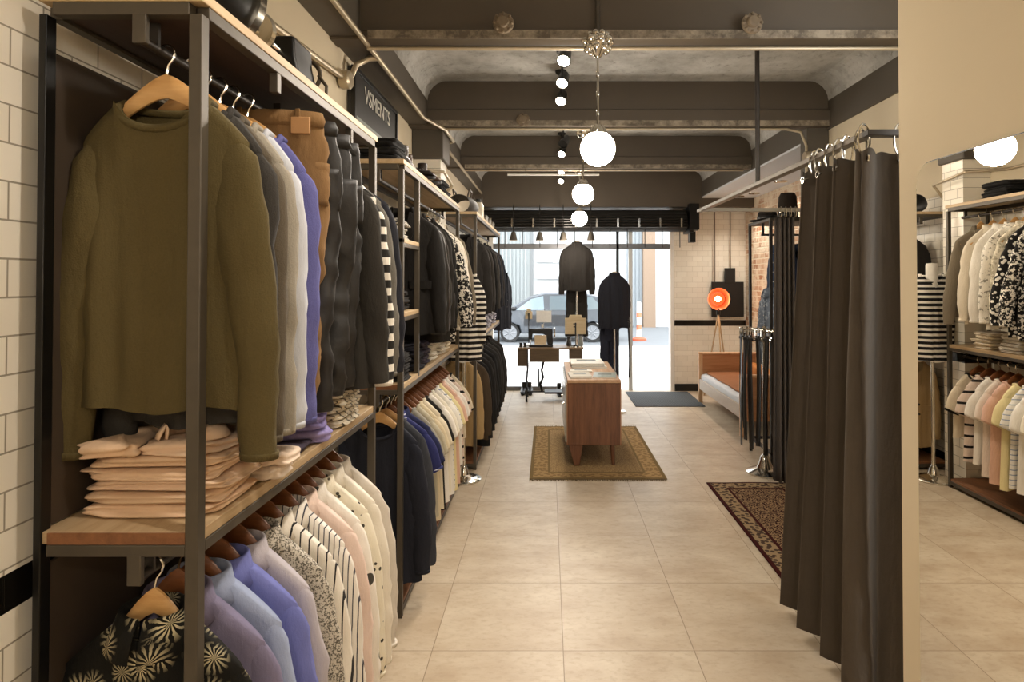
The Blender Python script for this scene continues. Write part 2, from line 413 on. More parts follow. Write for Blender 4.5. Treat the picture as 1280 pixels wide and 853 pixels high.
pendant('farthest white globe pendant lamp, close to the shop front', .36, 6.80, 2.41, 2.955)
pendant('unseen white globe pendant lamp behind the camera, added as fill', .25, -.6, 2.39, ZC)  # this one and the next: unseen, added as fill light from behind
pendant('unseen white globe pendant lamp at the back of the shop, added as fill', .25, -2.3, 2.39, ZC)

SPOTGLOW = emit('fff0d8', 30)
def spotlight(label, x, y, z=3.1, aim=(-.8, 0, 1.2), energy=45, lit=True, top=ZC):
    t = thing('ceiling_spotlight', label, 'spotlight', (x, y, z), group='ceiling spotlights')
    d = (Vector((aim[0], y + aim[1], aim[2])) - Vector((x, y, z))).normalized()
    q = d.to_track_quat('-Z', 'Y').to_matrix()
    def rot(m):
        m.v = [tuple(q @ Vector(v)) for v in m.v]; return m
    rot(MB().lathe([(.0, .10), (.03, .10), (.036, .085), (.042, .0), (.046, -.012), (.040, -.012), (.036, .002), (.0, .004)], (0, 0, 0), 18)).build('head', BLACK, t)
    if lit: rot(MB().lathe([(.0, -.006), (.040, -.006), (.038, -.003)], (0, 0, 0), 18)).build('lens', SPOTGLOW, t)
    MB().tube([(0, 0, .05), (0, 0, top-z)], .008, 8).build('stem', BLACK, t)
    MB().lathe([(0, -.02), (.04, -.02), (.045, 0)], (0, 0, top-z), 16).build('base_plate', BLACK, t)
    if lit:
        lamp('spot_beam', 'SPOT', tuple(Vector((x, y, z)) + d*.02), energy, aim=tuple(Vector((x, y, z)) + d), angle=95, blend=.8)
    return t
for y, dx, w in ((3.75, -.5, 'first'), (4.18, -.55, 'second'), (4.60, -.5, 'third')):
    spotlight(w + ' bright spotlight in the row behind the nearest ceiling beam', .1, y, aim=(dx, -1.9, .6))
spotlight('unlit black spotlight under the middle ceiling beam', .14, 5.45, z=2.96, lit=False, aim=(-.5, -1, 1.8))
spotlight('bright spotlight just below the unlit black one', .15, 6.55, z=3.1, aim=(-.6, -2.4, .6))
spotlight('small bright spotlight near the thin white batten', .17, 7.6, z=3.08, aim=(-.6, -2.4, .6))
spotlight('small bright spotlight lowest of the ceiling row, near shop front', .18, 8.25, z=3.08, aim=(-.6, -2.4, .6))
for y, x, a in ((2.5, .1, -.8), (1.7, .1, -.85), (.95, .1, -.85), (-.3, .1, -.2), (-1.2, .1, .6)):  # unseen spotlights, added to light the near racks and aisle
    spotlight('unseen spotlight above the near aisle, added to light the near end', x, y, aim=(a, 0, .9), energy=42)
# recessed downlights in the low right hand ceiling
for k, (y, w, x) in enumerate(((8.3, 'middle', 2.88), (8.6, 'leftmost', 2.76), (7.3, 'rightmost', 2.86))):
    t = thing('downlight', w + ' recessed downlight in the low ceiling above the brick alcove', 'downlight', (x, y, 2.92), group='recessed downlights')
    MB().lathe([(.06, -.012), (.075, -.01), (.078, 0), (.055, 0), (.055, -.004)], (0, 0, 0), 20).build('ring', CHROME, t)
    MB().lathe([(0, -.003), (.055, -.003), (.05, -.001)], (0, 0, 0), 20).build('lens', SPOTGLOW, t)
    lamp('down_beam', 'SPOT', (x, y, 2.90), 30, aim=(2.6, y, 0), angle=110)
t = thing('batten', 'thin white batten hanging below the far ceiling beam', 'batten', (-.45, 6.62, 2.88))
MB().box(0, 1.02, -.012, .012, -.008, .008).build('bar', plain('e6e2d8', .4), t)
for x in (.2, .8): MB().tube([(x, 0, .008), (x, 0, .07)], .003, 6).build('hanger_wire', STEEL, t)

# ------------------------------------------------------------------ street
struct('sidewalk', MB().box(-9, 12, YF+.15, 15.6, -.25, -.02), plain('e9e7e2', .8, 0, .05, 3))
struct('street', MB().box(-16, 20, 15.6, 26, -.4, -.26), plain('6f7376', .8, 0, .08, 3))
fw = plain('b9bcbc', .85, 0, .04, 2)
fb = thing('exterior_building', 'bright white building with shutters across the street', 'building', (0, 25, -.26))
MB().box(-14, 18, 0, .4, 0, 9).build('facade', fw, fb)
gs = plain('a9aeb0', .7)
def shut(x0, x1, z0, z1, nm, mt, slats=True):
    m = MB().box(x0, x1, -.1, 0, z0, z1)
    for k in range(int((x1-x0)/.16)): m.box(x0+.05+k*.16, x0+.13+k*.16, -.14, -.1, z0+.05, z1-.05)
    m.build(nm, mt, fb)
shut(-2.3, -.75, .8, 4.2, 'window_shutter', plain('8f9595', .7))
MB().box(-.75, -.62, -.16, 0, .6, 4.4).box(-2.45, -2.3, -.16, 0, .6, 4.4).build('window_frame', plain('6d7172', .6), fb)
for z in (1.3, 2.0, 2.7, 3.4): MB().box(-.45, 1.2, -.12, 0, z, z+.1).build('ledge', plain('9fa4a6', .7), fb)
shut(3.3, 3.95, 0, 4.3, 'door_panel', plain('878e92', .7))
MB().box(3.95, 4.45, -.35, 0, 0, 4.6).build('pillar', plain('8b7764', .8), fb)
MB().box(4.45, 6.2, -.05, 0, 0, 4.6).build('white_panel', plain('c4c6c6', .7), fb)
# car: side view, front to the left
cy = 18.8
car = thing('car', 'silver estate car parked across the street beyond the shop window', 'car', (-1.2, cy, -.26))
CARP = plain('5b6066', .25, .5, .04)
side = [(-.86, .38), (-.92, .62), (-.80, .86), (-.1, 1.0), (.62, 1.42), (1.1, 1.54), (2.3, 1.55), (3.0, 1.38), (3.42, 1.0), (3.5, .7), (3.45, .36), (2.98, .3), (2.9, .55), (2.62, .66), (2.3, .55), (2.22, .28), (.36, .28), (.3, .52), (0, .64), (-.3, .52), (-.38, .28)]
MB().prism(side, -.02, 1.7).build('body', CARP, car, bevel=.03)
MB().prism([(.2, 1.02), (.66, 1.36), (1.05, 1.46), (1.08, 1.02)], -.035, .0).build('front_window', plain('8fa0a8', .1, .2), car)
MB().prism([(1.25, 1.02), (1.25, 1.46), (2.05, 1.46), (2.2, 1.02)], -.035, .0).build('rear_window', plain('6b777c', .1, .2), car)
MB().prism([(2.35, 1.02), (2.2, 1.46), (2.6, 1.42), (2.95, 1.05)], -.035, .0).build('quarter_window', plain('6b777c', .1, .2), car)
MB().box(.45, 2.2, -.045, -.015, .52, .86).build('side_panel', plain('23262a', .5), car)
MB().sphere((.12, -.12, 1.06), .09, 12, 8, (1, .9, .75)).build('side_mirror', BLACK, car)
for x in (.9, 2.0): MB().box(x, x+.16, -.05, -.02, .92, .95).build('door_handle', CHROME, car)
for x in (0, 2.6):
    wh = MB().lathe([(.0, -.015), (.2, -.015), (.3, -.03), (.31, .0), (.31, .15), (0, .15)], (x, 0, .31), 24, 'y').build('wheel', BLACK, car)
    m = MB().lathe([(.0, -.035), (.05, -.04), (.06, -.03)], (x, 0, .31), 16, 'y')
    for k in range(7):
        a = k*2*PI/7; m.tube([(x+.04*math.cos(a), -.035, .31+.04*math.sin(a)), (x+.2*math.cos(a), -.03, .31+.2*math.sin(a))], .022, 6)
    m.lathe([(.19, -.03), (.22, -.04), (.225, -.02)], (x, 0, .31), 24, 'y')
    m.build('hubcap', plain('85888b', .5, .2), wh)
    wh2 = MB().lathe([(.0, 1.55), (.31, 1.55), (.31, 1.72), (0, 1.72)], (x, 0, .31), 24, 'y').build('wheel', BLACK, car)
t = thing('traffic_post', 'slim orange and white traffic post standing in the street', 'traffic post', (2.96, 19.4, -.26))
MB().lathe([(.09, .12), (.075, .4), (.07, 1.2), (.05, 1.26), (0, 1.27)], (0, 0, 0), 14).build('post', plain('e9dcd2', .6), t)
MB().lathe([(.0, 0), (.24, 0), (.24, .06), (.1, .12), (0, .12)], (0, 0, 0), 14).build('base', plain('d8573a', .6), t)
for z in (.35, .75): MB().lathe([(.082, z), (.080, z+.16)], (0, 0, 0), 14).build('band', plain('e07a58', .6), t)

# ------------------------------------------------------------------ shop front
FRAME_B = plain('1d1c1b', .4, .3, .1); FRAME_G = plain('77787a', .4, .5, .08); FRAME_W = plain('f0ede6', .5, 0, .03)
win = tag(bpy.data.objects.new('window_1', None), kind='structure'); COL.objects.link(win); win.location = (0, 9.27, 0)
MB().box(-.9, 1.95, -.04, .04, 2.19, 2.27).build('transom_bar', FRAME_G, win)
MB().box(1.06, 1.10, -.04, .04, 0, 2.79).build('mullion', FRAME_B, win)
MB().box(1.25, 1.31, -.03, .03, 0, 2.79).build('door_stile', plain('c9cac7', .4, .2, .05), win)
MB().box(1.89, 1.95, -.06, .06, 0, 2.79).box(-.9, -.85, -.05, .05, 0, 2.79).build('jamb', FRAME_W, win)
MB().box(-.85, 1.06, -.04, .04, 0, .06).build('sill', FRAME_G, win)
MB().box(-.85, 1.06, -.004, .004, .06, 2.19).build('pane', glass(), win)
MB().box(-.85, 1.06, -.004, .004, 2.27, 2.79).box(1.10, 1.89, -.004, .004, 2.27, 2.79).build('upper_pane', glass(), win)
struct('trim_1', MB().box(1.10, 1.89, 9.23, 9.31, 2.19, 2.27), FRAME_G)
sh = thing('roller_shutter', 'rolled up dark metal shutter above the shop front', 'shutter', (0, 8.95, 2.42))
m = MB(); mcl = MB()
for k in range(11):
    a = -.25 + k/10*1.9
    y, z = -.10 - .22*math.cos(a)+.1, .16 + .20*math.sin(a) - .04
    m.tube([(-1.0, y, z), (2.05, y, z)], .017, 8)
m.build('slat', plain('2e2c29', .4, .6), sh)
mb2 = MB().lathe([(0, -1.02), (.15, -1.02), (.15, 2.06), (0, 2.06)], (0, -.02, .16), 24, 'x'); mb2.build('drum', plain('24221f', .6, .3), sh)
for k in range(10):
    MB().box(-.85+k*.31, -.825+k*.31, -.255, -.235, .06, .19).build('clip', CHROME, sh)
for k in range(12):
    MB().tube([(-.9+k*.26, -.10, .03), (-.9+k*.26, -.10, -.23)], .007, 6).build('link_bar', STEEL_D, sh)
m = MB().box(2.06, 2.12, -.28, .12, -.02, .36).lathe([(0, 2.12), (.12, 2.12), (.12, 2.22), (0, 2.22)], (0, -.1, .14), 18, 'x')
for k in range(9): m.box(2.06, 2.2, -.3+k*.03, -.285+k*.03, .02, .40)
m.box(2.08, 2.16, -.24, -.1, -.16, .0)
m.build('winding_gear', BLACKM, sh)
for k, (x, y) in enumerate(((-.5, 8.6), (-.12, 8.62), (.22, 8.6), (.62, 8.6))):
    t = thing('window_spotlight', ['leftmost', 'second from left', 'third from left', 'rightmost'][k] + ' dark clip spotlight below the rolled shutter', 'spotlight', (x, y, 2.28), group='clip spotlights in the shop window')
    MB().lathe([(0, .12), (.03, .12), (.035, .1), (.06, .0), (.056, .0), (.03, .08)], (0, 0, 0), 16).build('head', plain('5d564c', .4, .4), t)
    MB().lathe([(0, .02), (.045, .02), (.03, .03)], (0, 0, 0), 16).build('lens', SPOTGLOW, t)
    MB().tube([(0, 0, .12), (0, 0, .52)], .008, 6).build('stem', BLACK, t)
lamp('window_spot', 'POINT', (.3, 8.4, 2.2), 15)

for k, (x, y, z) in enumerate(((-.23, 3.05, 3.03), (1.05, 3.05, 3.03), (-.2, 4.79, 3.0))):
    t = thing('ceiling_rosette', ['old round rosette on the nearest ceiling beam, left of the pendant', 'old round rosette on the nearest ceiling beam, right of the pendant', 'old round rosette on the middle ceiling beam'][k], 'rosette', (x, y, z))
    MB().lathe([(0, 0), (.055, 0), (.052, -.012), (.03, -.018), (.026, -.035), (0, -.036)], (0, 0, 0), 20, 'y').build('plate', plain('7b6c58', .6, .2, .3), t)
    m = MB()
    for j in range(8): m.sphere((.045*math.cos(j*PI/4), -.014, .045*math.sin(j*PI/4)), .010, 8, 6)
    m.build('stud', plain('7b6c58', .6, .2, .3), t)
# ------------------------------------------------------------------ clothes
def frand(a, b): return R.uniform(a, b)

def hanger(x, y, z, rz, label, mat, group=None, w=.21, nk=.078, nkz=.124, tipz=.222):
    t = thing('clothes_hanger', label, 'hanger', (x, y, z), rz, group)
    pts = [(.018*math.cos(a), 0, .0 + .018*math.sin(a)) for a in [math.radians(d) for d in range(-30, 200, 23)]]
    pts = [(p[0], 0, p[2]+.0) for p in pts][::-1]
    pts += [(.016, 0, -.012), (.004, 0, -.028), (0, 0, -.045), (0, 0, -.075)]
    MB().tube(pts, .0028, 6).build('hook', CHROME, t)
    # curved wooden shoulders, deeper in the middle like a suit hanger
    def fn(u, v):
        s = u*2-1; a = abs(s); xx = a*w
        q = min(1, xx/nk)
        topz = -.047 - (nkz-.047)*q**1.35 - (max(0, xx-nk)/(w-nk))**1.05*(tipz-nkz)
        h = .058 - .036*a
        ang = v*2*PI
        yy = .009*math.cos(ang); zz = topz - h/2 + h/2*math.sin(ang)
        return (s*w, yy, zz)
    m = MB().grid(lambda v, u: fn(u, v), 10, 20, True)
    n = len(m.v); m.f.append(tuple(range(10))); m.mi.append(0); m.f.append(tuple(range(n-10, n))[::-1]); m.mi.append(0)
    m.build('shoulder_bar', mat, t)
    return t

def tubeform(rings, n, fold, seed, crease=0.0, cs=9.0):
    """rings: (centre, axis-x vector, axis-y vector) -> closed tube with folds."""
    rr = random.Random(seed); ph = [rr.uniform(0, 6.3) for _ in range(4)]
    m = MB(); vs = []
    K = len(rings)
    for i, (c, ax, ay) in enumerate(rings):
        t = i/(K-1)
        for k in range(n):
            a = k*2*PI/n
            f = 1 + fold*(math.sin(a*3+ph[0]+t*2.5)*.6 + math.sin(a*2+ph[1]-t*5)*.5 + math.sin(t*17+ph[2]+a*2)*.22)*min(1, t*3+.15)
            q = c + ax*math.cos(a)*f + ay*math.sin(a)*f
            if crease:
                w1 = pnoise(Vector((q.x*cs+seed % 97, q.y*cs*1.5, q.z*cs*.8))); w2 = pnoise(Vector((q.x*cs*2+5, q.y*cs*2+seed % 31, q.z*cs*1.9)))
                q = q + (q-c).normalized()*crease*((.5-abs(w1)*2.2)+(.3-abs(w2))*.9)*min(1, t*6+.1)
            vs.append(q)
    fs = [(i*n+k, i*n+(k+1) % n, (i+1)*n+(k+1) % n, (i+1)*n+k) for i in range(K-1) for k in range(n)]
    fs.append(tuple(range(n))[::-1]); fs.append(tuple((K-1)*n+k for k in range(n)))
    return m.add(vs, fs)

def interp(keys, t):
    """catmull-rom over a list of tuples of floats/Vectors"""
    n = len(keys)-1; f = min(t*n, n-1e-6); i = int(f); u = f-i
    p = [keys[max(0, min(n, i+k))] for k in (-1, 0, 1, 2)]
    def cr(a, b, c, d): return b + (c-a)*(.5*u) + (a*2.0 - b*5.0 + c*4.0 - d)*(.5*u*u) + (b*3.0 - a - c*3.0 + d)*(.5*u*u*u)
    return tuple(cr(*[q[k] for q in p]) for k in range(len(keys[0])))

def garment(kind, label, m_body, x, y, z, rz=0.0, length=.68, sw=.205, bw=.235, d=.032, sleeve='long', sl=.62, collar='crew',
            m_trim=None, cat=None, group=None, name=None, open_front=False, lift=.0, sr=.07, slant=.02, buttons=True, m_sleeve=None, drop=.0):
    """one garment hanging from a rail at (x, y, z); local +x = shoulder axis, -y = front"""
    seed = R.randint(0, 10**6); rr = random.Random(seed)
    t = thing(name or kind, label, cat or kind.replace('_', ' '), (x, y, z), rz, group)
    zn, zs = -.115+lift, -.205+lift-drop
    nw = {'crew': .098, 'shirt': .070, 'polo': .070, 'jacket': .068}[collar]
    dipf, dipb = {'crew': (.070, .018), 'shirt': (.03, 0), 'jacket': (.10, 0), 'polo': (.04, 0)}[collar]
    hem = zn - length
    p1, p2, p3, p4 = [rr.uniform(0, 6.3) for _ in range(4)]
    def ztop(xx, front):
        a = abs(xx)
        if a < nw:
            q = 1-(a/nw)**2
            return zn - (dipf if front else dipb)*q
        s = (a-nw)/(sw-nw); s = min(1, s)
        return zn + (zs-zn)*(s**1.1)
    def wid(v):
        if v < .70: return bw + (sw*.97+.012-bw)*(v/.70)
        return sw*.97+.012 + (sw-(sw*.97+.012))*((v-.70)/.30)
    def sheet(sgn, u, v):
        s = u*2-1; W = wid(v); xx = s*W
        zt = ztop(s*sw, sgn < 0); zz = hem + v*(zt-hem)
        th = d*(1-v**6) + .017*(v**6)
        if abs(s*sw) < nw: th += .022*(v**6)
        prof = max(0.0, 1-abs(s)**3.2)**.55
        fo = (1-v)**.8*.5+.12*(1-v**4)
        fld = fo*(.012*math.sin(s*7+p1+v*1.4)+.009*math.sin(s*12+p2-v*2)+.006*math.sin(s*19+p3)) + .004*math.sin(v*9+s*3+p4)*(1-v**3)
        wr = fo*.005*sgn*math.sin(s*9+p2+v*6)
        wr += fo*.016*(.35-abs(pnoise(Vector((xx*9+p1*7, sgn*2.0+p4, zz*4.5-xx*3)))))
        hz = (1-v)**4*(.008*math.sin(s*5+p3))
        return (xx, sgn*th*prof + fld*min(1, (1-abs(s))*6+.3)+wr*prof, zz+hz)
    NU, NV = 32, 26
    m = MB()
    m.grid(lambda u, v: sheet(-1, u, v), NU, NV); m.grid(lambda u, v: sheet(1, u, v), NU, NV)
    off = (NU+1)*(NV+1)
    for i in range(NU):            # shoulder seams
        s = ((i+.5)/NU*2-1)*sw
        if abs(s) > nw: a = NV*(NU+1)+i; m.f.append((a, a+1, off+a+1, off+a)); m.mi.append(0)
    body = m.build('body', m_body, t, smooth=True)
    mt = m_trim or m_body; msl = m_sleeve or m_body
    # sleeves
    for sg in (-1, 1):
        X = lambda a, b, c: Vector((sg*a, b, c))
        if sleeve == 'long':
            k = sl/.62
            keys = [(sw-.080, zs-.055, .008, .075), (sw-.042, zs-.072, .036, .068), (sw-.022, zs-.130, .055, .042), (sw-.014+slant*.4, zs-.25*k, sr*.82, .008),
                    (sw-.010+slant*.8, zs-.38*k, sr*.74, .002), (sw-.008+slant, zs-.51*k, sr*.66, 0.0), (sw-.006+slant, zs-.60*k, sr*.58, .0), (sw-.006+slant, zs-.625*k, sr*.55, .0)]
            N = 24
        elif sleeve == 'short':
            keys = [(sw-.080, zs-.055, .008, .075), (sw-.042, zs-.072, .036, .068), (sw-.008, zs-.120, .056, .046), (sw+.012, zs-.185, .060, .034), (sw+.020, zs-.215, .060, .030)]
            N = 10
        else: continue
        rings = []
        yd0 = d*.75
        for i in range(N):
            q = i/(N-1); px, pz, wx, wz = interp(keys, q)
            rings.append((X(px, .004*math.sin(q*5+p1), pz), Vector((sg*wx, 0, wz)), Vector((0, max(.018, min(.034, d*.95))*(.8+.25*math.sin(q*2.6))*min(1, .42+q*2.2), 0))))
        so = tubeform(rings, 18, .06 if sleeve == 'long' else .04, seed+sg, .010 if sleeve == 'long' else .004, 10).build('sleeve', msl, t, smooth=True)
        if sleeve == 'long' and kind in ('shirt', 'sweater', 'sweatshirt', 'jumper'):
            r0 = rings[-3]; r1 = rings[-1]
            cu = tubeform([(r0[0], r0[1]*1.06, r0[2]*1.12), ((r0[0]+r1[0])/2, r1[1]*1.12, r1[2]*1.16), (r1[0]+Vector((0, 0, -.006)), r1[1]*1.10, r1[2]*1.14)], 16, .02, seed).build('cuff', mt, t, smooth=True)
        if sleeve == 'short' and m_trim:
            r1 = rings[-1]; r0 = rings[-2]
            tubeform([(r0[0]*.4+r1[0]*.6, r1[1]*1.05, r1[2]*1.08), (r1[0]+X(.006, 0, -.008), r1[1]*1.05, r1[2]*1.08)], 16, .02, seed).build('sleeve_trim', mt, t, smooth=True)
    # neck
    if collar == 'crew':
        pts = []
        for k in range(28):
            a = k*2*PI/28; xx = nw*1.04*math.sin(a); front = math.cos(a) > 0
            q = abs(math.cos(a))
            zz = zn - (dipf if front else dipb)*q**1.0 + .003; yy = (-1 if front else 1)*(.012+.026*q)
            pts.append((xx, yy, zz))
        MB().tube(pts, .0095, 8, closed=True).build('neck_rib', mt, t, smooth=True)
    elif collar in ('shirt', 'polo'):
        def cf(u, v):
            a = (u*2-1)*PI*.97; fr = (1-math.cos(a+PI))/2   # 0 at the back .. 1 at the front
            fr = (1-math.cos(abs(a)))/2
            bx, by = .068*math.sin(a), .040*math.cos(a)
            base = zn - .018*fr - .004
            prof = [(1.0, 0), (.98, .020), (1.0, .038), (1.10, .036), (1.20+.05*fr, .008), (1.26+.32*fr, -.012-.030*fr)]
            i = min(int(v*5+1e-6), 5); rr_, hh = prof[i]
            return (bx*rr_, by*rr_ - (.008*fr if i > 3 else 0), base+hh)
        MB().grid(cf, 24, 5).build('collar', mt, t, smooth=True, solid=.003)
        if kind == 'shirt' or collar == 'polo':
            L = length if kind == 'shirt' else .16
            def pl(u, v):
                p = sheet(-1, .5+(u-.5)*.055, 1-v*L/length*.985)
                return (p[0], p[1]-.0045, p[2])
            pk = MB().grid(pl, 2, 14).build('button_placket', mt if kind == 'shirt' else m_body, t, smooth=True, solid=.002)
            if buttons:
                mb = MB()
                for k in range(7 if kind == 'shirt' else 2):
                    p = sheet(-1, .5, 1-(.03+k*.095)/length)
                    mb.lathe([(0, -.0025), (.0055, -.002), (.0055, .001)], (p[0], p[1]-.007, p[2]), 8, 'y')
                mb.build('button', plain('e8e0d2', .4), pk)
    elif collar == 'jacket':
        for sg in (-1, 1):
            poly = [(.012, -.30), (.075, -.135), (.098, -.115), (.082, -.085), (.074, -.02), (.050, -.012), (.040, -.06), (.006, -.27)]
            mm = MB(); n = len(poly)
            vs = []
            for lay in (0, 1):
                for (a, b) in poly:
                    v_ = max(0, min(1, 1+b/length)); p = sheet(-1, .5+sg*a/(2*wid(v_)), min(1, v_+.0))
                    vs.append((sg*a, min(p[1], -.014)-.006-.006*lay, zn+b+.012))
            fs = [tuple(range(n)), tuple(range(2*n-1, n-1, -1))]+[(i, (i+1) % n, (i+1) % n+n, i+n) for i in range(n)]
            mm.add(vs, fs).build('lapel', mt, t, smooth=False, bevel=.001)
        def cf(u, v):
            a = (u*2-1)*PI*.72; bx, by = .066*math.sin(a), .034*math.cos(a)+.004
            prof = [(1.0, -.01), (.98, .022), (1.06, .030), (1.18, .012), (1.24, -.014)]
            rr_, hh = prof[min(int(v*4+1e-6), 4)]
            return (bx*rr_, by*rr_, zn+hh)
        MB().grid(cf, 20, 4).build('collar', mt, t, smooth=True, solid=.003)
        for sg in (-1, 1):
            v_ = 1-.42/length if length > .5 else .4
            p = sheet(-1, .5+sg*.26, max(.1, v_))
            MB().cbox((p[0], p[1]-.003, p[2]), (.13, .01, .05)).build('pocket_flap', m_body, t, bevel=.004)
        mb = MB()
        for k in range(2):
            p = sheet(-1, .52, max(.05, 1-(.33+.10*k)/length)); mb.lathe([(0, -.004), (.010, -.003), (.010, .002)], (p[0], p[1]-.006, p[2]), 10, 'y')
        mb.build('button', BLACK, t)
    return t

def trousers(label, m, x, y, z, rz=0.0, length=.95, w=.19, d=.045, taper=.62, cat='trousers', group=None, name='trousers', patch=None, belt=True, lift=0.0, spread=.5, wrinkle=1.0):
    seed = R.randint(0, 10**6); rr = random.Random(seed); t = thing(name, label, cat, (x, y, z), rz, group)
    ph = [rr.uniform(0, 6.3) for _ in range(6)]
    top = -.05+lift
    hip = top-.20
    # hips
    def ring(cx, cz, wx, dy): return (Vector((cx, 0, cz)), Vector((wx, 0, 0)), Vector((0, dy, 0)))
    keysh = [(0, .88, .9), (-.04, .89, .95), (-.12, .95, 1.0), (-.20, .98, 1.0), (-.27, .96, .93)]
    rings = []
    for i in range(14):
        a_, b_, c_ = interp(keysh, i/13); rings.append(ring(0, top+a_, w*b_, d*c_))
    tubeform(rings, 36, .03, seed, .010*wrinkle, 11).build('hips', m, t, smooth=True)
    for sg in (-1, 1):
        rs = []
        for i in range(40):
            q = i/39; cx = sg*w*(.49+(spread-.5)*q); ww = w*(.50-(.50-.50*taper)*q)
            wob = .004*math.sin(q*9+ph[1]+sg)*wrinkle
            rs.append((Vector((cx+wob, .012*math.sin(q*9+ph[2]*sg)*wrinkle, hip+.06-(length-.14)*q)), Vector((ww, 0, 0)), Vector((0, d*(.96-.2*q), 0))))
        tubeform(rs, 28, .02, seed+sg+3, .016*wrinkle, 10).build('leg', m, t, smooth=True)
    if belt:
        wb = tubeform([ring(0, top+.012, w*.885, d*.97), ring(0, top-.012, w*.90, d*1.0), ring(0, top-.034, w*.905, d*1.05)], 28, .04*wrinkle, seed).build('waistband', m, t, smooth=True)
        for a in (.6, 1.4, 2.2, 3.6, 4.4, 5.4):
            MB().cbox((w*.9*math.cos(a), d*1.06*math.sin(a), top-.012), (.014, .008, .055)).build('belt_loop', m, wb, bevel=.002)
    for sg in (-1, 1):
        MB().cbox((sg*w*.45, d*1.22, hip+.08), (w*.55, .006, .13)).build('back_pocket', m, t, bevel=.003)
    if patch:
        MB().cbox((w*.62, -d*.86, top-.035), (.055, .010, .050)).build('leather_patch', patch, t, bevel=.002)
    return t

def folded(label, m, x, y, z, w, dp, h, rz=0.0, cat='folded shirt', name='folded_shirt', group=None, collar=False, m_trim=None, lump=1.0):
    """a folded garment: two soft layers with a rolled fold"""
    seed = R.randint(0, 10**6); rr = random.Random(seed); ph = [rr.uniform(0, 6.3) for _ in range(6)]
    t = thing(name, label, cat, (x, y, z), rz, group)
    n = 40; K = 9; m_ = MB(); vs = []
    def outl(a, f):
        c, s = math.cos(a), math.sin(a); e = .30
        px = math.copysign(abs(c)**e, c)*(w/2+f); py = math.copysign(abs(s)**e, s)*(dp/2+f)
        return px, py
    for i in range(K):
        q = i/(K-1)
        prof = -.008*lump*(abs(math.cos(q*2*PI))**3) - (.010 if i in (0, K-1) else 0)
        for k in range(n):
            a = k*2*PI/n
            wv = .006*lump*math.sin(a*2+ph[0]+q*3)+.005*lump*math.sin(a*5+ph[1]-q*4)
            px, py = outl(a, prof+wv)
            zz = h*q + h*.16*lump*math.sin(a*3+ph[2])*math.sin(q*PI) + h*.10*lump*math.sin(a*2+ph[3])*q
            if i == 0: zz = max(0.0, zz*0)
            vs.append((px, py, max(0.0, zz)))
    fs = [(i*n+k, i*n+(k+1) % n, (i+1)*n+(k+1) % n, (i+1)*n+k) for i in range(K-1) for k in range(n)]
    b = len(vs)
    for i, f in enumerate((.72, .40, .0)):
        for k in range(n):
            base = vs[(K-1)*n+k]; bump = h*.10*lump*math.sin(k*2*PI/n*2+ph[4])*(1-f)*f*3 + h*.10*(1-f)
            vs.append((base[0]*f, base[1]*f, h*1.0+bump+(base[2]-h)*f))
        p = b+(i-1)*n if i else (K-1)*n
        fs += [(p+k, p+(k+1) % n, b+i*n+(k+1) % n, b+i*n+k) for k in range(n)]
    fs.append(tuple(range(n))[::-1])
    m_.add(vs, fs).build('folded_body', m, t, smooth=True)
    if collar:
        def cf(u, v):
            a = (u*2-1)*PI*.8; prof = [(1, 0), (.97, .024), (1.04, .034), (1.2, .018), (1.34, .002)]
            r_, hh = prof[min(4, int(v*4+1e-6))]
            return (w*.0+.062*math.sin(a)*r_, -dp*.18+.045*math.cos(a)*r_, h*1.02+hh)
        MB().grid(cf, 20, 4).build('collar', m_trim or m, t, smooth=True, solid=.004)
    return t
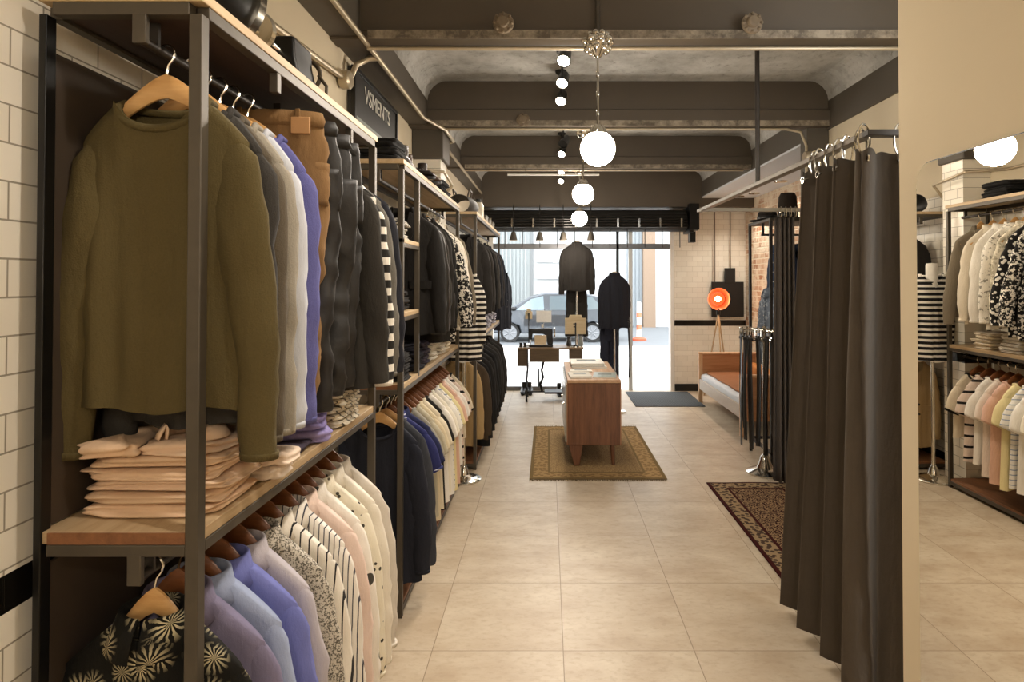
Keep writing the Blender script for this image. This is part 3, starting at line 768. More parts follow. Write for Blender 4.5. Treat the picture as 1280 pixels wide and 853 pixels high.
# ------------------------------------------------------------------ racks along the left wall
def rack(label, y0, y1, xf=-.737, xb=-1.085, panel=False, stubs=(), side_column=None, ztop=2.278):
    t = thing('clothes_rack', label, 'clothes rack', (0, y0, 0), group='steel and timber racks on the left wall')
    L = y1-y0; p = .028
    for yy in (0, L-p):
        for x, pw in ((xf-p, p), (xb, .016)): MB().box(x, x+pw, yy, yy+p, 0, ztop).build('post', STEEL if pw == p or not panel else BLACKM, t, bevel=.002)
    def frame(z0, z1, nm):
        MB().box(xf-p, xf, p, L-p, z0, z1).box(xb, xb+p, p, L-p, z0, z1).box(xb+p, xf-p, 0, p, z0, z1).box(xb+p, xf-p, L-p, L, z0, z1).build(nm, STEEL, t, bevel=.002)
    frame(ztop-.002, ztop+.026, 'top_frame'); frame(1.126, 1.150, 'middle_frame'); frame(.025, .055, 'base_frame')
    MB().box(xb, xf+.002, -.002, L+.002, ztop+.026, ztop+.050).build('top_shelf', SHELF_TOP, t, bevel=.002)
    MB().box(xb+.003, xf-.003, .006, L-.003, 1.150, 1.176).build('middle_shelf', SHELF, t, bevel=.002)
    MB().box(xb+p, xf-p-.001, .0025, .006, 1.151, 1.175).build('shelf_end_edge', SHELF_RED, t)
    MB().box(xb+.005, xf-.004, .005, L-.005, .055, .072).build('bottom_shelf', SHELF_RED, t, bevel=.002)
    xr = (xf+xb)/2+.04
    for z in (2.225, 1.075):
        r = MB().tube([(xr, .01, z), (xr, L-.01, z)], .011, 12).build('hanging_rail', STEEL_D, t)
        for yy in [.05, L*.5, L-.05]:
            MB().box(xr-.011, xr+.011, yy-.004, yy+.004, z, (ztop if z > 2 else 1.127)).build('rail_bracket', STEEL_D, r)
    for z0, z1 in ((2.215, ztop), (1.065, 1.13)): MB().box(xr-.015, xr+.015, -.001, .012, z0, z1).build('end_bracket', STEEL, t, bevel=.002)
    for yy in stubs: MB().box(xf-.024, xf-.001, yy-.012-y0, yy+.012-y0, ztop-.055, ztop).build('stub', STEEL, t, bevel=.002)
    if panel:
        pm = plain('453a2f', .6, .2, .35, 2.2)
        MB().box(xb+p, xf-p, p, L-p, ztop+.006, ztop+.024).build('under_board', wood('2e2119', '47342a', 1, .5), t)
        MB().box(xb+.002, xb+.010, .02, L-.03, 1.18, 2.205).box(xb+.002, xb+.010, .02, L-.03, .08, 1.10).build('back_panel', pm, t)
    if side_column:
        a, zs = side_column
        for x in (xf-p, xb): MB().box(x, x+p, a, a+p, 1.16, ztop).build('post', STEEL, t, bevel=.003)
        for z in zs:
            MB().box(xb, xf, .0, a+p, z, z+.022).build('small_shelf', SHELF, t, bevel=.002)
            MB().box(xf-p, xf, p, a, z-.022, z).box(xb+p, xf-p, 0, p, z-.022, z).build('small_frame', STEEL, t, bevel=.002)
    return t, xr
rack1, XR1 = rack('nearest steel and timber clothes rack on the left, with an olive sweater in front', 1.262, 2.56, panel=True, stubs=(1.63, 2.24))
rack2, XR2 = rack('middle steel and timber clothes rack on the left, with a narrow shelf column', 3.03, 4.96, side_column=(.37, (1.90, 1.52)))
rack3, XR3 = rack('farthest steel and timber clothes rack on the left, holding dark jackets', 5.38, 8.0, xf=-.645, xb=-1.03)

OLIVE = fab('5a4f30', wool=True); CHAR = fab('3a3733', wool=True); TAUPE = fab('5f5648', wool=True); LGREY = fab('9c9587', wool=True)
WHITE = fab('ece6dc'); PALEB = fab('b9bcc3'); LILAC = fab('62629a', wool=True); CREAM = fab('ded2bb'); OFFW = fab('e4dccd')
BLACKC = fab('1f1d1b'); NAVY = fab('22242d'); NAVYD = fab('23242b'); DGREY = fab('4b4740', wool=True); MGREY = fab('8a857c')
BLK2 = fab('2a2724'); LEATHER = plain('1d1a17', .38, 0, .3, 18, .4); CHARJ = fab('35322d')
# (y, kind, label, material, options)
UP1 = [
 (1.345, 'sweater', 'olive green crew neck sweater, frontmost on the nearest rack', OLIVE, dict(length=.69, sw=.190, bw=.20, sl=.70, collar='crew', d=.030, slant=.032)),
 (1.425, 'sweater', 'dark charcoal sweater directly behind the olive green sweater', CHAR, dict(length=.74, sw=.172, bw=.185, sl=.70, slant=.0, sr=.062)),
 (1.495, 'sweater', 'taupe brown sweater, third on the upper rail of the nearest rack', TAUPE, dict(length=.76, sw=.172, bw=.185, sl=.70, slant=.0, sr=.062)),
 (1.565, 'sweatshirt', 'light grey sweatshirt between the taupe and white ones on upper rail', LGREY, dict(length=.75, sw=.172, bw=.185, sl=.70, slant=.0, sr=.062)),
 (1.63, 'sweatshirt', 'pale white sweatshirt next to the blue lilac sweater, upper rail', PALEB, dict(length=.76, sw=.172, bw=.185, sl=.70, slant=.0, sr=.062)),
 (1.695, 'sweater', 'blue lilac sweater hanging in front of the tan trousers', LILAC, dict(length=.76, sw=.172, bw=.185, sl=.70, slant=.0, sr=.062)),
 (2.19, 'jacket', 'charcoal collarless jacket beside the black jeans, nearest rack', CHARJ, dict(length=.80, sw=.205, bw=.225, sl=.68, slant=.03, collar='jacket', d=.036)),
 (2.285, 'sweater', 'black and white horizontally striped sweater on the upper rail', fab('2a2825', 'hstripe', 'e8e2d6', .058, thr=.52), dict(length=.76, sw=.20, bw=.21, sl=.70, slant=.03)),
 (2.365, 'sweater', 'grey marl sweater behind the black and white striped sweater', fab('6e6a62', wool=True), dict(length=.74, sw=.20, bw=.21, sl=.68, slant=.03)),
 (2.445, 'jacket', 'dark navy jacket, last on the upper rail of the nearest rack', NAVYD, dict(length=.76, sw=.205, bw=.22, sl=.68, slant=.03, collar='jacket')),
]
STRB = fab('e4ddd0', 'vstripe', '2c2a2a', .026, thr=.84); PIN = fab('e6e0d6', 'vstripe', '4a4a52', .016, thr=.8)
LOW1 = [
 (1.335, 'shirt', 'black shirt with cream palm leaf print, frontmost on lower rail', fab('14130f', 'palm', 'cfc39f', .07), dict(length=.76, bw=.225)),
 (1.425, 'shirt', 'dusky lavender shirt just behind the palm leaf print shirt', fab('77718a'), dict(length=.76)),
 (1.505, 'shirt', 'pale sky blue shirt between lavender and violet blue shirts', fab('929db8'), dict(length=.77)),
 (1.59, 'shirt', 'violet blue shirt, most saturated on the lower rail', fab('6d73b0'), dict(length=.78)),
 (1.68, 'shirt', 'grey lilac shirt next to the speckled grey shirt', fab('b3adb3'), dict(length=.78)),
 (1.77, 'shirt', 'grey shirt with fine dark speckle print, nearest rack lower rail', fab('c3bcae', 'speck', '5e594f', .006, thr=.52), dict(length=.76)),
 (1.865, 'shirt', 'white shirt with bold black pinstripes, nearest rack lower rail', STRB, dict(length=.80)),
 (1.96, 'shirt', 'white shirt with narrow grey stripes behind the bold pinstripe shirt', PIN, dict(length=.78)),
 (2.05, 'shirt', 'plain pale pink shirt on the lower rail of the nearest rack', fab('ddc6b9'), dict(length=.78)),
 (2.135, 'shirt', 'white shirt with a few dark leaf motifs beside the pink shirt', fab('e9e3d8', 'dots', '4a4840', .10, thr=.22), dict(length=.76)),
 (2.225, 'shirt', 'cream shirt with tiny dark ditsy dots, nearest rack lower rail', fab('e6dec9', 'dots', '48443a', .026, thr=.26), dict(length=.78)),
 (2.325, 'shirt', 'plain off white shirt behind the ditsy dotted shirt', OFFW, dict(length=.78)),
 (2.42, 'shirt', 'plain warm grey white shirt, last on the nearest lower rail', fab('cfc7bb'), dict(length=.76)),
]
def fill(lst, xr, z, hang=True, hmat=HANGER_L, group=None, jit=.05, dx=0.0):
    for (y, kind, label, mat, kw) in lst:
        kw = dict(kw); rz = frand(-jit, jit); x = xr + dx + frand(-.008, .008)
        nm = kw.pop('name', kind); hg = kw.pop('hang', hang)
        if kind == 'shirt': kw.setdefault('collar', 'shirt'); kw.setdefault('bw', .225); kw.setdefault('sw', .205); kw.setdefault('sl', .60); kw.setdefault('slant', .03); kw.setdefault('drop', .02)
        garment(kind, label, mat, x, y, z, rz, name=nm, **kw)
        if hg: hanger(x, y, z, rz, 'wooden hanger inside the ' + ' '.join(label.split(' ')[:11]), HANGER_L if y == 1.335 else hmat, w=min(.20, kw.get('sw', .205)-.018), nk=.10 if kw.get('collar', 'crew') == 'crew' else .07, nkz=.120, tipz=.218 + kw.get('drop', 0))
fill(UP1, XR1, 2.225, dx=.012)
fill(LOW1, XR1, 1.075, hmat=HANGER_D)
trousers('tan brown trousers with a leather waistband patch, behind lilac sweater', fab('80623f'), XR1+.012, 1.80, 2.225, .05, length=.86, w=.195, patch=plain('b98c5c', .6), lift=.03)
BJ = plain('22201e', .55, 0, .35, 14, .6)
trousers('creased black jeans nearest to the tan trousers on the upper rail', BJ, XR1+.02, 1.89, 2.225, -.10, length=.90, w=.205, d=.04, wrinkle=.9, lift=.02)
trousers('creased black jeans in the middle of three on the upper rail', BJ, XR1+.02, 1.99, 2.225, .08, length=.86, w=.21, d=.04, wrinkle=1.0, lift=.01)
trousers('creased black jeans beside the charcoal jacket on the upper rail', BJ, XR1+.02, 2.09, 2.225, -.05, length=.84, w=.21, d=.04, wrinkle=.9)

# second rack
UP2 = [
 (3.54, 'jacket', 'black bomber jacket next to the narrow shelf column', BLACKC, dict(length=.72, collar='jacket', d=.04)),
 (3.65, 'jacket', 'shiny black leather jacket, second on the middle rack upper rail', LEATHER, dict(length=.70, collar='jacket', d=.04)),
 (3.77, 'jacket', 'charcoal zip jacket, third on the middle rack upper rail', CHARJ, dict(length=.74, collar='jacket', d=.036)),
 (3.88, 'jacket', 'long black jacket, fourth on the middle rack upper rail', BLK2, dict(length=.80, collar='jacket', d=.036)),
 (3.98, 'sweater', 'black knitted sweater beside the black and white flecked shirts', fab('1f1d1b', wool=True), dict(length=.74)),
 (4.08, 'shirt', 'black shirt with dense white flecks, nearer of the flecked pair', fab('1d1b1a', 'speck', 'e6e0d4', .022, thr=.53), dict(length=.82, slant=.09, sw=.215)),
 (4.18, 'shirt', 'black shirt with larger white flecks, farther of the flecked pair', fab('1f1d1b', 'dots', 'e9e3d8', .03, thr=.40), dict(length=.80, slant=.09, sw=.215)),
 (4.29, 'shirt', 'cream shirt with pale abstract print on the middle rack', fab('d9cfba', 'speck', 'aca48f', .03, thr=.54), dict(length=.74)),
 (4.39, 'shirt', 'white shirt with grey leafy print on the middle rack', fab('e8e2d6', 'speck', '8e897d', .028, thr=.58), dict(length=.76)),
 (4.50, 'shirt', 'plain white shirt with band of print, middle rack upper rail', fab('ebe5da'), dict(length=.72)),
 (4.61, 'shirt', 'plain cream shirt next to the grey brown coat, upper rail', fab('ddd2be'), dict(length=.74)),
 (4.74, 'jacket', 'grey brown light coat at the far end of the middle rack', fab('7b7161'), dict(length=.70, collar='jacket', slant=.06, sl=.66)),
]
LOW2 = [
 (3.10, 'sweater', 'long dark navy sweater facing the aisle end of the middle rack', NAVY, dict(length=.80, sl=.66)),
 (3.19, 'sweater', 'charcoal navy sweater just behind the long dark navy one', fab('3a3c42'), dict(length=.78, sl=.66)),
 (3.29, 'polo', 'royal blue polo shirt with pale sleeve trim', fab('2b2f5e'), dict(length=.62, sleeve='short', collar='polo', m_trim=fab('3a3f70', 'hstripe', 'c9c9d6', .02, thr=.7), name='polo_shirt')),
 (3.38, 'polo', 'dark blue polo shirt behind the royal blue polo shirt', fab('262a4a'), dict(length=.62, sleeve='short', collar='polo', name='polo_shirt')),
 (3.47, 'tee', 'ash grey short sleeved tee on the middle rack', fab('8b877c'), dict(length=.64, sleeve='short')),
 (3.56, 'tee', 'pale khaki grey tee with a dotted edge on the middle rack', fab('b0a893'), dict(length=.66, sleeve='short')),
 (3.65, 'tee', 'sand beige tee on the middle rack lower rail', fab('c9bb9d'), dict(length=.70, sleeve='short')),
 (3.74, 'tee', 'oatmeal tee next to the black tee on the middle rack', fab('d4c9b2'), dict(length=.68, sleeve='short')),
 (3.83, 'tee', 'black tee among pale tees on the middle rack', BLACKC, dict(length=.72, sleeve='short')),
 (3.92, 'tee', 'bright white tee just past the black tee', WHITE, dict(length=.70, sleeve='short')),
 (4.01, 'tee', 'ivory tee second past the black tee', fab('e6dfce'), dict(length=.68, sleeve='short')),
 (4.10, 'tee', 'white tee third past the black tee', fab('ece8e0'), dict(length=.72, sleeve='short')),
 (4.19, 'tee', 'white tee with pale blue dashes beside the yellow tee', fab('e9e6df', 'hstripe', '93a0b4', .035, thr=.8), dict(length=.70, sleeve='short')),
 (4.28, 'tee', 'soft yellow tee on the middle rack lower rail', fab('e6d8a6'), dict(length=.74, sleeve='short')),
 (4.37, 'tee', 'salmon pink tee beside the yellow tee', fab('dcb5a4'), dict(length=.74, sleeve='short')),
 (4.46, 'tee', 'blush white tee next to the salmon pink tee', fab('e9dcd0'), dict(length=.72, sleeve='short')),
 (4.55, 'tee', 'plain white tee near the far end of the lower rail', fab('efeae2'), dict(length=.64, sleeve='short')),
 (4.66, 'tee', 'white, pink and black striped tee on the middle rack', fab('e2cfc2', 'hstripe', '1f1c1b', .085, thr=.78), dict(length=.66, sleeve='short')),
 (4.78, 'tee', 'cream tee with black collar at the far end of lower rail', CREAM, dict(length=.50, sleeve='short', m_trim=BLACKC)),
]
for row in LOW2:
    if row[1] == 'tee': row[4].setdefault('name', 'tee_shirt'); row[4].setdefault('cat', 'tee shirt')
    row[4].setdefault('sw', .20); row[4].setdefault('bw', .225)
    if row[4].get('sleeve') != 'short': row[4].setdefault('slant', .03)
fill(UP2, XR2, 2.225, hang=False)
for (y, kind, label, mat, kw) in UP2[7:]:
    hanger(XR2, y, 2.225, 0, 'pale wooden hanger inside the ' + ' '.join(label.split(' ')[:10]), HANGER_L, w=.185, nk=.07, nkz=.132, tipz=.235)
fill(LOW2[:2], XR2, 1.075, hmat=HANGER_L)
fill(LOW2[2:], XR2, 1.075, hmat=HANGER_D)

# third rack
ordn = ['first', 'second', 'third', 'fourth', 'fifth', 'sixth', 'seventh', 'eighth', 'ninth']
j3 = [('2b2826', 'black'), ('34312d', 'charcoal'), ('201f1e', 'black'), ('3b3833', 'grey black'), ('24262c', 'navy black'), ('2d2a28', 'black'), ('23262e', 'navy')]
for k, (c, nm) in enumerate(j3):
    y = 5.62+k*.33
    garment('jacket', f'{nm} tailored jacket, {ordn[k]} from the near end of the farthest rack upper rail', fab(c), XR3, y, 2.225, frand(-.05, .05), length=.72, collar='jacket', d=.06, slant=.03,
            group='dark jackets on the farthest rack', name='jacket', m_trim=fab(c) if k != 3 else fab('a39c90'))
garment('coat', 'tan beige overcoat at the near end of the farthest rack', fab('b3976b'), XR3-.02, 5.52, 1.075, .03, length=.78, sw=.165, bw=.16, collar='jacket', d=.05, slant=.02, name='overcoat', cat='coat')
garment('coat', 'dark brown coat behind the tan overcoat', fab('4b3f31'), XR3, 5.66, 1.075, -.02, length=.76, collar='jacket', d=.045, slant=.02, name='overcoat', cat='coat')
for k in range(8):
    y = 5.82+k*.27; c = ['1b1a1a', '262423', '2c2a28', '1f1e1e', '2d2b29', '363330', '292725', '33302d'][k]
    garment('coat', f'black tailored coat, {ordn[k]} behind the brown coat on the farthest lower rail', fab(c), XR3, y, 1.075, frand(-.05, .05), length=.86-.008*k, collar='jacket', d=.05, slant=.03,
            group='black coats on the farthest lower rail', name='overcoat', cat='coat', m_trim=fab(c) if k not in (1, 3) else fab('8c857a'))
garment('coat', 'dark navy coat hanging past the end of the farthest rack', fab('22232a'), -.62, 8.16, 1.93, 1.2, length=.78, collar='jacket', d=.06, name='overcoat', cat='coat')
t = thing('wall_hook', 'small steel hook holding the dark navy coat on the rack end', 'hook', (-.62, 8.16, 1.93))
MB().tube([(0, 0, -.11), (0, 0, .02), (-.02, -.02, .05), (-.04, -.13, .05)], .006, 8).build('hook', STEEL_D, t)

# ------------------------------------------------------------------ folded clothes on shelves
def stack(n, desc, top_desc, mats, x, y, z, w, dp, h, where, group, rz=0, collar=True, jit=.012, **kw):
    words_ = ['lowest', 'second up', 'third up', 'fourth up', 'fifth up', 'sixth up', 'seventh up']
    for k in range(n):
        lab = f'{desc}, ' + ('topmost' if k == n-1 else words_[k]) + f' {where}'
        if n == 1: lab = f'{desc} {where}'
        folded(lab, mats[k % len(mats)], x+frand(-jit, jit), y+frand(-jit, jit), z, w*frand(.95, 1.0), dp*frand(.95, 1.0), h, rz+frand(-.05, .05), group=group, collar=collar and k == n-1, **kw)
        z += h+.002
    return z
PINKB = fab('dcbc9c')
SZ = 1.177
zz = stack(5, 'pinkish beige folded shirt', '', [PINKB, fab('d6b797'), fab('dfc1a4')], -.905, 1.455, SZ, .31, .23, .0245, 'on the nearest middle shelf', 'pinkish beige folded shirts', collar=False)
folded('pinkish beige folded shirt with rumpled collar, left on top of the stack', PINKB, -1.0, 1.41, zz, .13, .17, .035, .15, group='pinkish beige folded shirts', lump=1.4)
folded('pinkish beige folded shirt bulging on the right top of the stack', fab('dfc1a4'), -.835, 1.45, zz, .17, .20, .030, -.1, group='pinkish beige folded shirts', collar=True, lump=1.3)
stack(2, 'pale pink white folded shirt', '', [fab('e6d6c6'), fab('e2cdb9')], -.80, 1.63, SZ, .20, .12, .036, 'behind the pinkish beige stack', 'pale folded shirts', collar=False)
folded('dark folded sweatshirt under the lilac stack on nearest middle shelf', fab('4a4250'), -.87, 1.84, SZ, .22, .22, .02, .1, cat='folded sweatshirt')
stack(3, 'thick lilac folded sweatshirt', '', [fab('9c92c4'), fab('8c82b8'), fab('a39acb')], -.845, 1.99, SZ, .20, .19, .046, 'on the nearest middle shelf', 'lilac folded sweatshirts', collar=False, rz=.45, lump=1.1)
stack(1, 'grey balled knit hat', '', [fab('8a8474', wool=True)], -.99, 2.07, SZ, .12, .12, .09, 'beside the striped folded tees', None, collar=False)
stack(7, 'cream folded tee with dark stripes', '', [fab('e0d6c2', 'ystripe', '4b443b', .055, thr=.84), fab('ddd2bc', 'ystripe', '5a5146', .042, thr=.82)], -.865, 2.26, SZ, .27, .28, .0245, 'at the end of the nearest middle shelf', 'striped folded tees', collar=False, cat='folded tee', name='folded_tee')
pal = [('black', '211f1e', 3.2, 5, .026), ('navy black', '25252c', 3.56, 6, .024), ('plum grey', '4a4450', 3.80, 6, .022), ('white', 'e6e0d5', 4.05, 7, .022), ('pale grey', 'cfc8bc', 4.32, 6, .022), ('beige white', 'd9cdb8', 4.60, 5, .024)]
for nm, c, y, n, h in pal:
    c2 = [fab(c), fab('%02x%02x%02x' % tuple(min(255, int(int(c[i:i+2], 16)*1.1)+4) for i in (0, 2, 4)))]
    stack(n, nm + ' folded tee', '', c2, -.89, y, SZ, .27, .215, h, 'on the middle rack shelf', nm + ' folded tees on the middle rack', collar=False, cat='folded tee', name='folded_tee')
for z, nm, c, k in ((1.544, 'black', '1d1b1a', 3), (1.924, 'striped grey', 'b9b2a4', 3)):
    mats = [fab(c)] if c == '1d1b1a' else [fab(c, 'ystripe', '2a2826', .03, thr=.6)]
    stack(k, nm + ' folded knit', '', mats, -.90, 3.225, z, .25, .24, .035, 'on the narrow shelf column', nm + ' knits in the narrow shelf column', collar=False, cat='folded knit', name='folded_knit')
NP = fab('55545f', 'speck', 'cfcad0', .02, thr=.52)
for k, y in enumerate((6.2, 6.6, 7.0, 7.4)):
    stack(4, 'patterned navy and white folded shirt', '', [NP], -.78, y, SZ, .26, .26, .03, 'in the ' + ['nearest', 'second', 'third', 'last'][k] + ' stack, farthest rack', 'patterned folded shirts on the farthest rack', collar=False)

# ------------------------------------------------------------------ on top of the racks
t = thing('vintage_spotlight', 'old black and chrome spotlight lying on top of the nearest rack', 'vintage lamp', (-.88, 1.50, 2.328))
MB().lathe([(0, -.17), (.07, -.16), (.105, -.10), (.12, .02), (.122, .05), (.0, .055)], (0, 0, .125), 28, 'y').build('drum', BLACKM, t)
m = MB().lathe([(.112, .045), (.132, .045), (.134, .075), (.112, .08)], (0, 0, .125), 32, 'y'); m.build('rim', CHROME, t)
MB().lathe([(0, .06), (.08, .07), (.112, .062)], (0, 0, .125), 28, 'y').build('lens', plain('33383a', .08, .3), t)
MB().box(-.05, .06, -.12, .12, 0, .03).build('foot', BLACKM, t, bevel=.006)
MB().lathe([(.02, .0), (.02, .10), (.012, .12), (0, .12)], (.02, .16, 0), 14).build('post', CHROME, t)
for k in range(5): MB().cbox((.0, -.12+k*.05, .245), (.03, .012, .03)).build('cooling_fin', BLACKM, t)
t = thing('hand_crank_machine', 'old hand cranked black machine with a chrome disc, atop the nearest rack', 'vintage machine', (-.90, 1.92, 2.328))
MB().lathe([(0, -.012), (.06, -.012), (.066, 0), (.06, .014), (0, .014)], (0, -.10, .145), 28, 'y').build('disc', CHROME, t)
MB().tube([(0, -.12, .145), (0, .26, .145)], .016, 12).build('shaft', CHROME, t)
MB().prism([(-.06, 0), (.07, 0), (.06, .08), (.045, .14), (.04, .21), (-.03, .21), (-.04, .1)], .08, .24, 'y').build('body', BLACKM, t, bevel=.01)
MB().prism([(-.05, 0), (.06, 0), (.05, .05), (-.04, .05)], -.14, .1, 'y').build('base', BLACKM, t, bevel=.008)
pts = [(.01+.055*math.cos(a), .255, .13+.055*math.sin(a)) for a in [k*2*PI/20 for k in range(20)]]
MB().tube(pts, .008, 8, closed=True).build('chain_ring', plain('4a4032', .5, .6), t)
MB().tube([(.06, .25, .13), (.09, .25, .09), (.085, .26, .05), (.10, .27, .02)], .006, 8).build('crank', plain('4a4032', .5, .6), t)
# dark things on the second rack
stack(3, 'black folded jumper', '', [fab('171615')], -.93, 3.21, 2.33, .28, .26, .04, 'on top of the middle rack', 'black folded jumpers on the middle rack', collar=False, cat='folded jumper', name='folded_jumper')
def shoe(label, x, y, z, rz, mat, group, boot=0.0):
    t = thing('shoe', label, 'shoe', (x, y, z), rz, group)
    def fn(v, u):
        a = v*2*PI; L = .27; yy = (u-.5)*L
        wv = .042*(math.sin(min(1, u*1.25+.18)*PI*.80)**.6+.12)*(.55+.45*min(1, (1-u)*6))*(.5+.5*min(1, u*9))
        hh = .045+.05*max(0, 1-u*2.3)+.012*math.cos(u*3)
        hh *= min(1, (1-u)*7+.15)
        return (wv*math.cos(a), yy, .022+hh*(.5+.5*math.sin(a)))
    m = MB().grid(fn, 16, 16, True); m.f.append(tuple(range(16))); m.mi.append(0); m.f.append(tuple(range(16*16, 17*16))); m.mi.append(0)
    m.build('upper', mat, t, smooth=True)
    MB().lathe([(.028, .0), (.034, .10+boot), (.030, .105+boot), (.024, .03)], (0, -.085, .05), 16).build('ankle_collar', mat, t, smooth=True)
    sole = [(.036*math.cos(a)*(1-.15*math.sin(a)), .137*math.sin(a)) for a in [k*2*PI/20 for k in range(20)]]
    MB().prism(sole, 0, .020, 'z').build('sole', BLACK, t, bevel=.003)
    MB().box(-.03, .03, -.13, -.06, -.0, .026).build('heel', BLACK, t, bevel=.004)
    m = MB()
    for k in range(4): m.tube([(-.02, -.03+k*.022, .088-.009*k), (0, -.03+k*.022, .096-.009*k), (.02, -.03+k*.022, .088-.009*k)], .0025, 5)
    m.build('lace', plain('2a2620', .8), t)
    return t
SH = [plain('2b2119', .35, 0, .3), plain('1e1b19', .35, 0, .3), plain('4a3524', .4, 0, .3)]
stack(3, 'black folded sweatshirt', '', [fab('1a1918')], -.90, 4.46, 2.33, .28, .28, .038, 'on the far end of the middle rack top', 'black folded sweatshirts on the middle rack', collar=False, cat='folded sweatshirt', name='folded_sweatshirt')
for k in range(4):
    shoe(['first', 'second', 'third', 'fourth', 'fifth', 'sixth', 'seventh', 'eighth'][k] + ' dark leather shoe along the top shelf of the middle rack, counting from near',
         -.83+(k % 2)*.0-.0, 3.52+k*.175, 2.33, -PI/2+frand(-.2, .2) if k % 3 else frand(-.2, .2), SH[k % 3], 'dark shoes on top of the middle rack', .02*(k % 3))
t = thing('holdall_bag', 'dark holdall bag on top of the farthest rack', 'bag', (-.82, 5.7, 2.33))
MB().grid(lambda u, v: (.15*math.cos(u*2*PI)*(1-.35*abs(v*2-1)**4), (v-.5)*.44, .085+.085*math.sin(u*2*PI)), 20, 12, True).lathe([(0, 0), (.085, .001)], (0, 0, 0), 3).build('body', plain('2d2823', .6, 0, .3), t)
for s in (-.06, .06): MB().tube([(s, -.1, .15), (s*1.3, -.08, .23), (s*1.3, .08, .23), (s, .1, .15)], .008, 8).build('handle', plain('3d3227', .5), t)
t = thing('steel_flask', 'pale steel flask standing on top of the farthest rack', 'flask', (-.74, 6.3, 2.328))
MB().lathe([(0, 0), (.055, 0), (.06, .02), (.06, .16), (.04, .20), (.0, .2)], (0, 0, 0), 20).build('bottle', plain('cfc7b5', .4, .3), t)
MB().lathe([(0, .2), (.03, .2), (.03, .235), (0, .24)], (0, 0, 0), 16).build('cap', BLACK, t)
MB().tube([(.04, 0, .2), (.04, 0, .26), (-.04, 0, .26), (-.04, 0, .2)], .005, 8).build('handle', STEEL, t)
for k, y in enumerate((6.75, 7.15, 7.55)):
    t = thing('storage_tin', ['nearest', 'middle', 'farthest'][k] + ' pale metal tin on top of the farthest rack', 'tin', (-.78, y, 2.328), group='tins on the farthest rack')
    MB().box(-.09, .09, -.11, .11, 0, .10).build('tin', plain('8f8a80', .4, .5), t, bevel=.008)
    MB().box(-.094, .094, -.114, .114, .085, .108).build('lid', plain('6d685f', .4, .5), t, bevel=.006)

# poster on the left wall
def letters(word, h, w=None):
    cu = bpy.data.curves.new('writing', 'FONT'); cu.body = word; cu.size = h; cu.extrude = .0012; cu.align_x = 'CENTER'
    return cu
t = thing('framed_sign', 'black framed sign with white lettering on the upper left wall', 'sign', (-1.125, 3.80, 2.60))
MB().box(0, .035, -.47, .47, -.16, .315).build('backing', plain('2a2826', .5), t)
MB().box(.02, .045, -.475, -.445, -.16, .315).box(.02, .045, .445, .475, -.16, .315).box(.02, .045, -.475, .475, .295, .32).build('frame', BLACK, t, bevel=.002)
MB().box(.034, .038, -.445, .445, -.16, .045).build('picture', plain('8d948f', .3, 0, .4, 5), t)
cu = letters("VSMENTS", .135); tmp = bpy.data.objects.new('lettering', cu); COL.objects.link(tmp)
bpy.context.view_layer.update()
me_ = bpy.data.meshes.new_from_object(tmp); bpy.data.objects.remove(tmp)
lo = bpy.data.objects.new('lettering', me_); COL.objects.link(lo); lo.parent = t
me_.materials.clear(); me_.materials.append(plain('d9d6cc', .6)); lo.location = (.039, 0, .165); lo.rotation_euler = (PI/2, 0, PI/2)
# ------------------------------------------------------------------ mirror and curtain
def rrect(y0, y1, z0, z1, r, n=6):
    pts = []
    for cy_, cz_, a0 in ((y1-r, z1-r, 0), (y0+r, z1-r, 90), (y0+r, z0+r, 180), (y1-r, z0+r, 270)):
        for k in range(n+1):
            a = math.radians(a0+90*k/n); pts.append((cy_+r*math.cos(a), cz_+r*math.sin(a)))
    return pts
t = thing('wall_mirror', 'tall frameless mirror with rounded corners on the cream right wall', 'mirror', (1.30, 1.55, 1.1))
MB().prism(rrect(-.535, .535, -1.0, 1.013, .07), -.006, -.001, 'x').build('backing', BLACK, t)
MB().prism(rrect(-.530, .530, -.995, 1.008, .068), -.012, -.006, 'x').build('mirror_glass', mirror_mat(), t, smooth=False)

CURT = fab('5a5249', rough=.95)
RX = 1.27
t = thing('fitting_room_rail', 'dark steel curtain rail frame around the fitting room', 'rail', (0, 0, 0))
MB().box(RX-.022, RX+.022, 2.36, 4.99, 2.275, 2.298).build('side_bar', plain('6b6154', .5, .3), t, bevel=.002)  # paler than the front bar: light falling on the steel, put into its colour
MB().box(RX-.022, 1.45, 2.315, 2.36, 2.275, 2.298).build('front_bar', STEEL_D, t, bevel=.002)
MB().box(RX-.022, 2.27, 4.86, 4.89, 2.268, 2.298).build('cross_bar', plain('8f8676', .5, .3), t, bevel=.002)
MB().tube([(RX, 3.60, 2.29), (RX, 3.60, ZC)], .014, 10).build('drop_rod', STEEL_D, t)
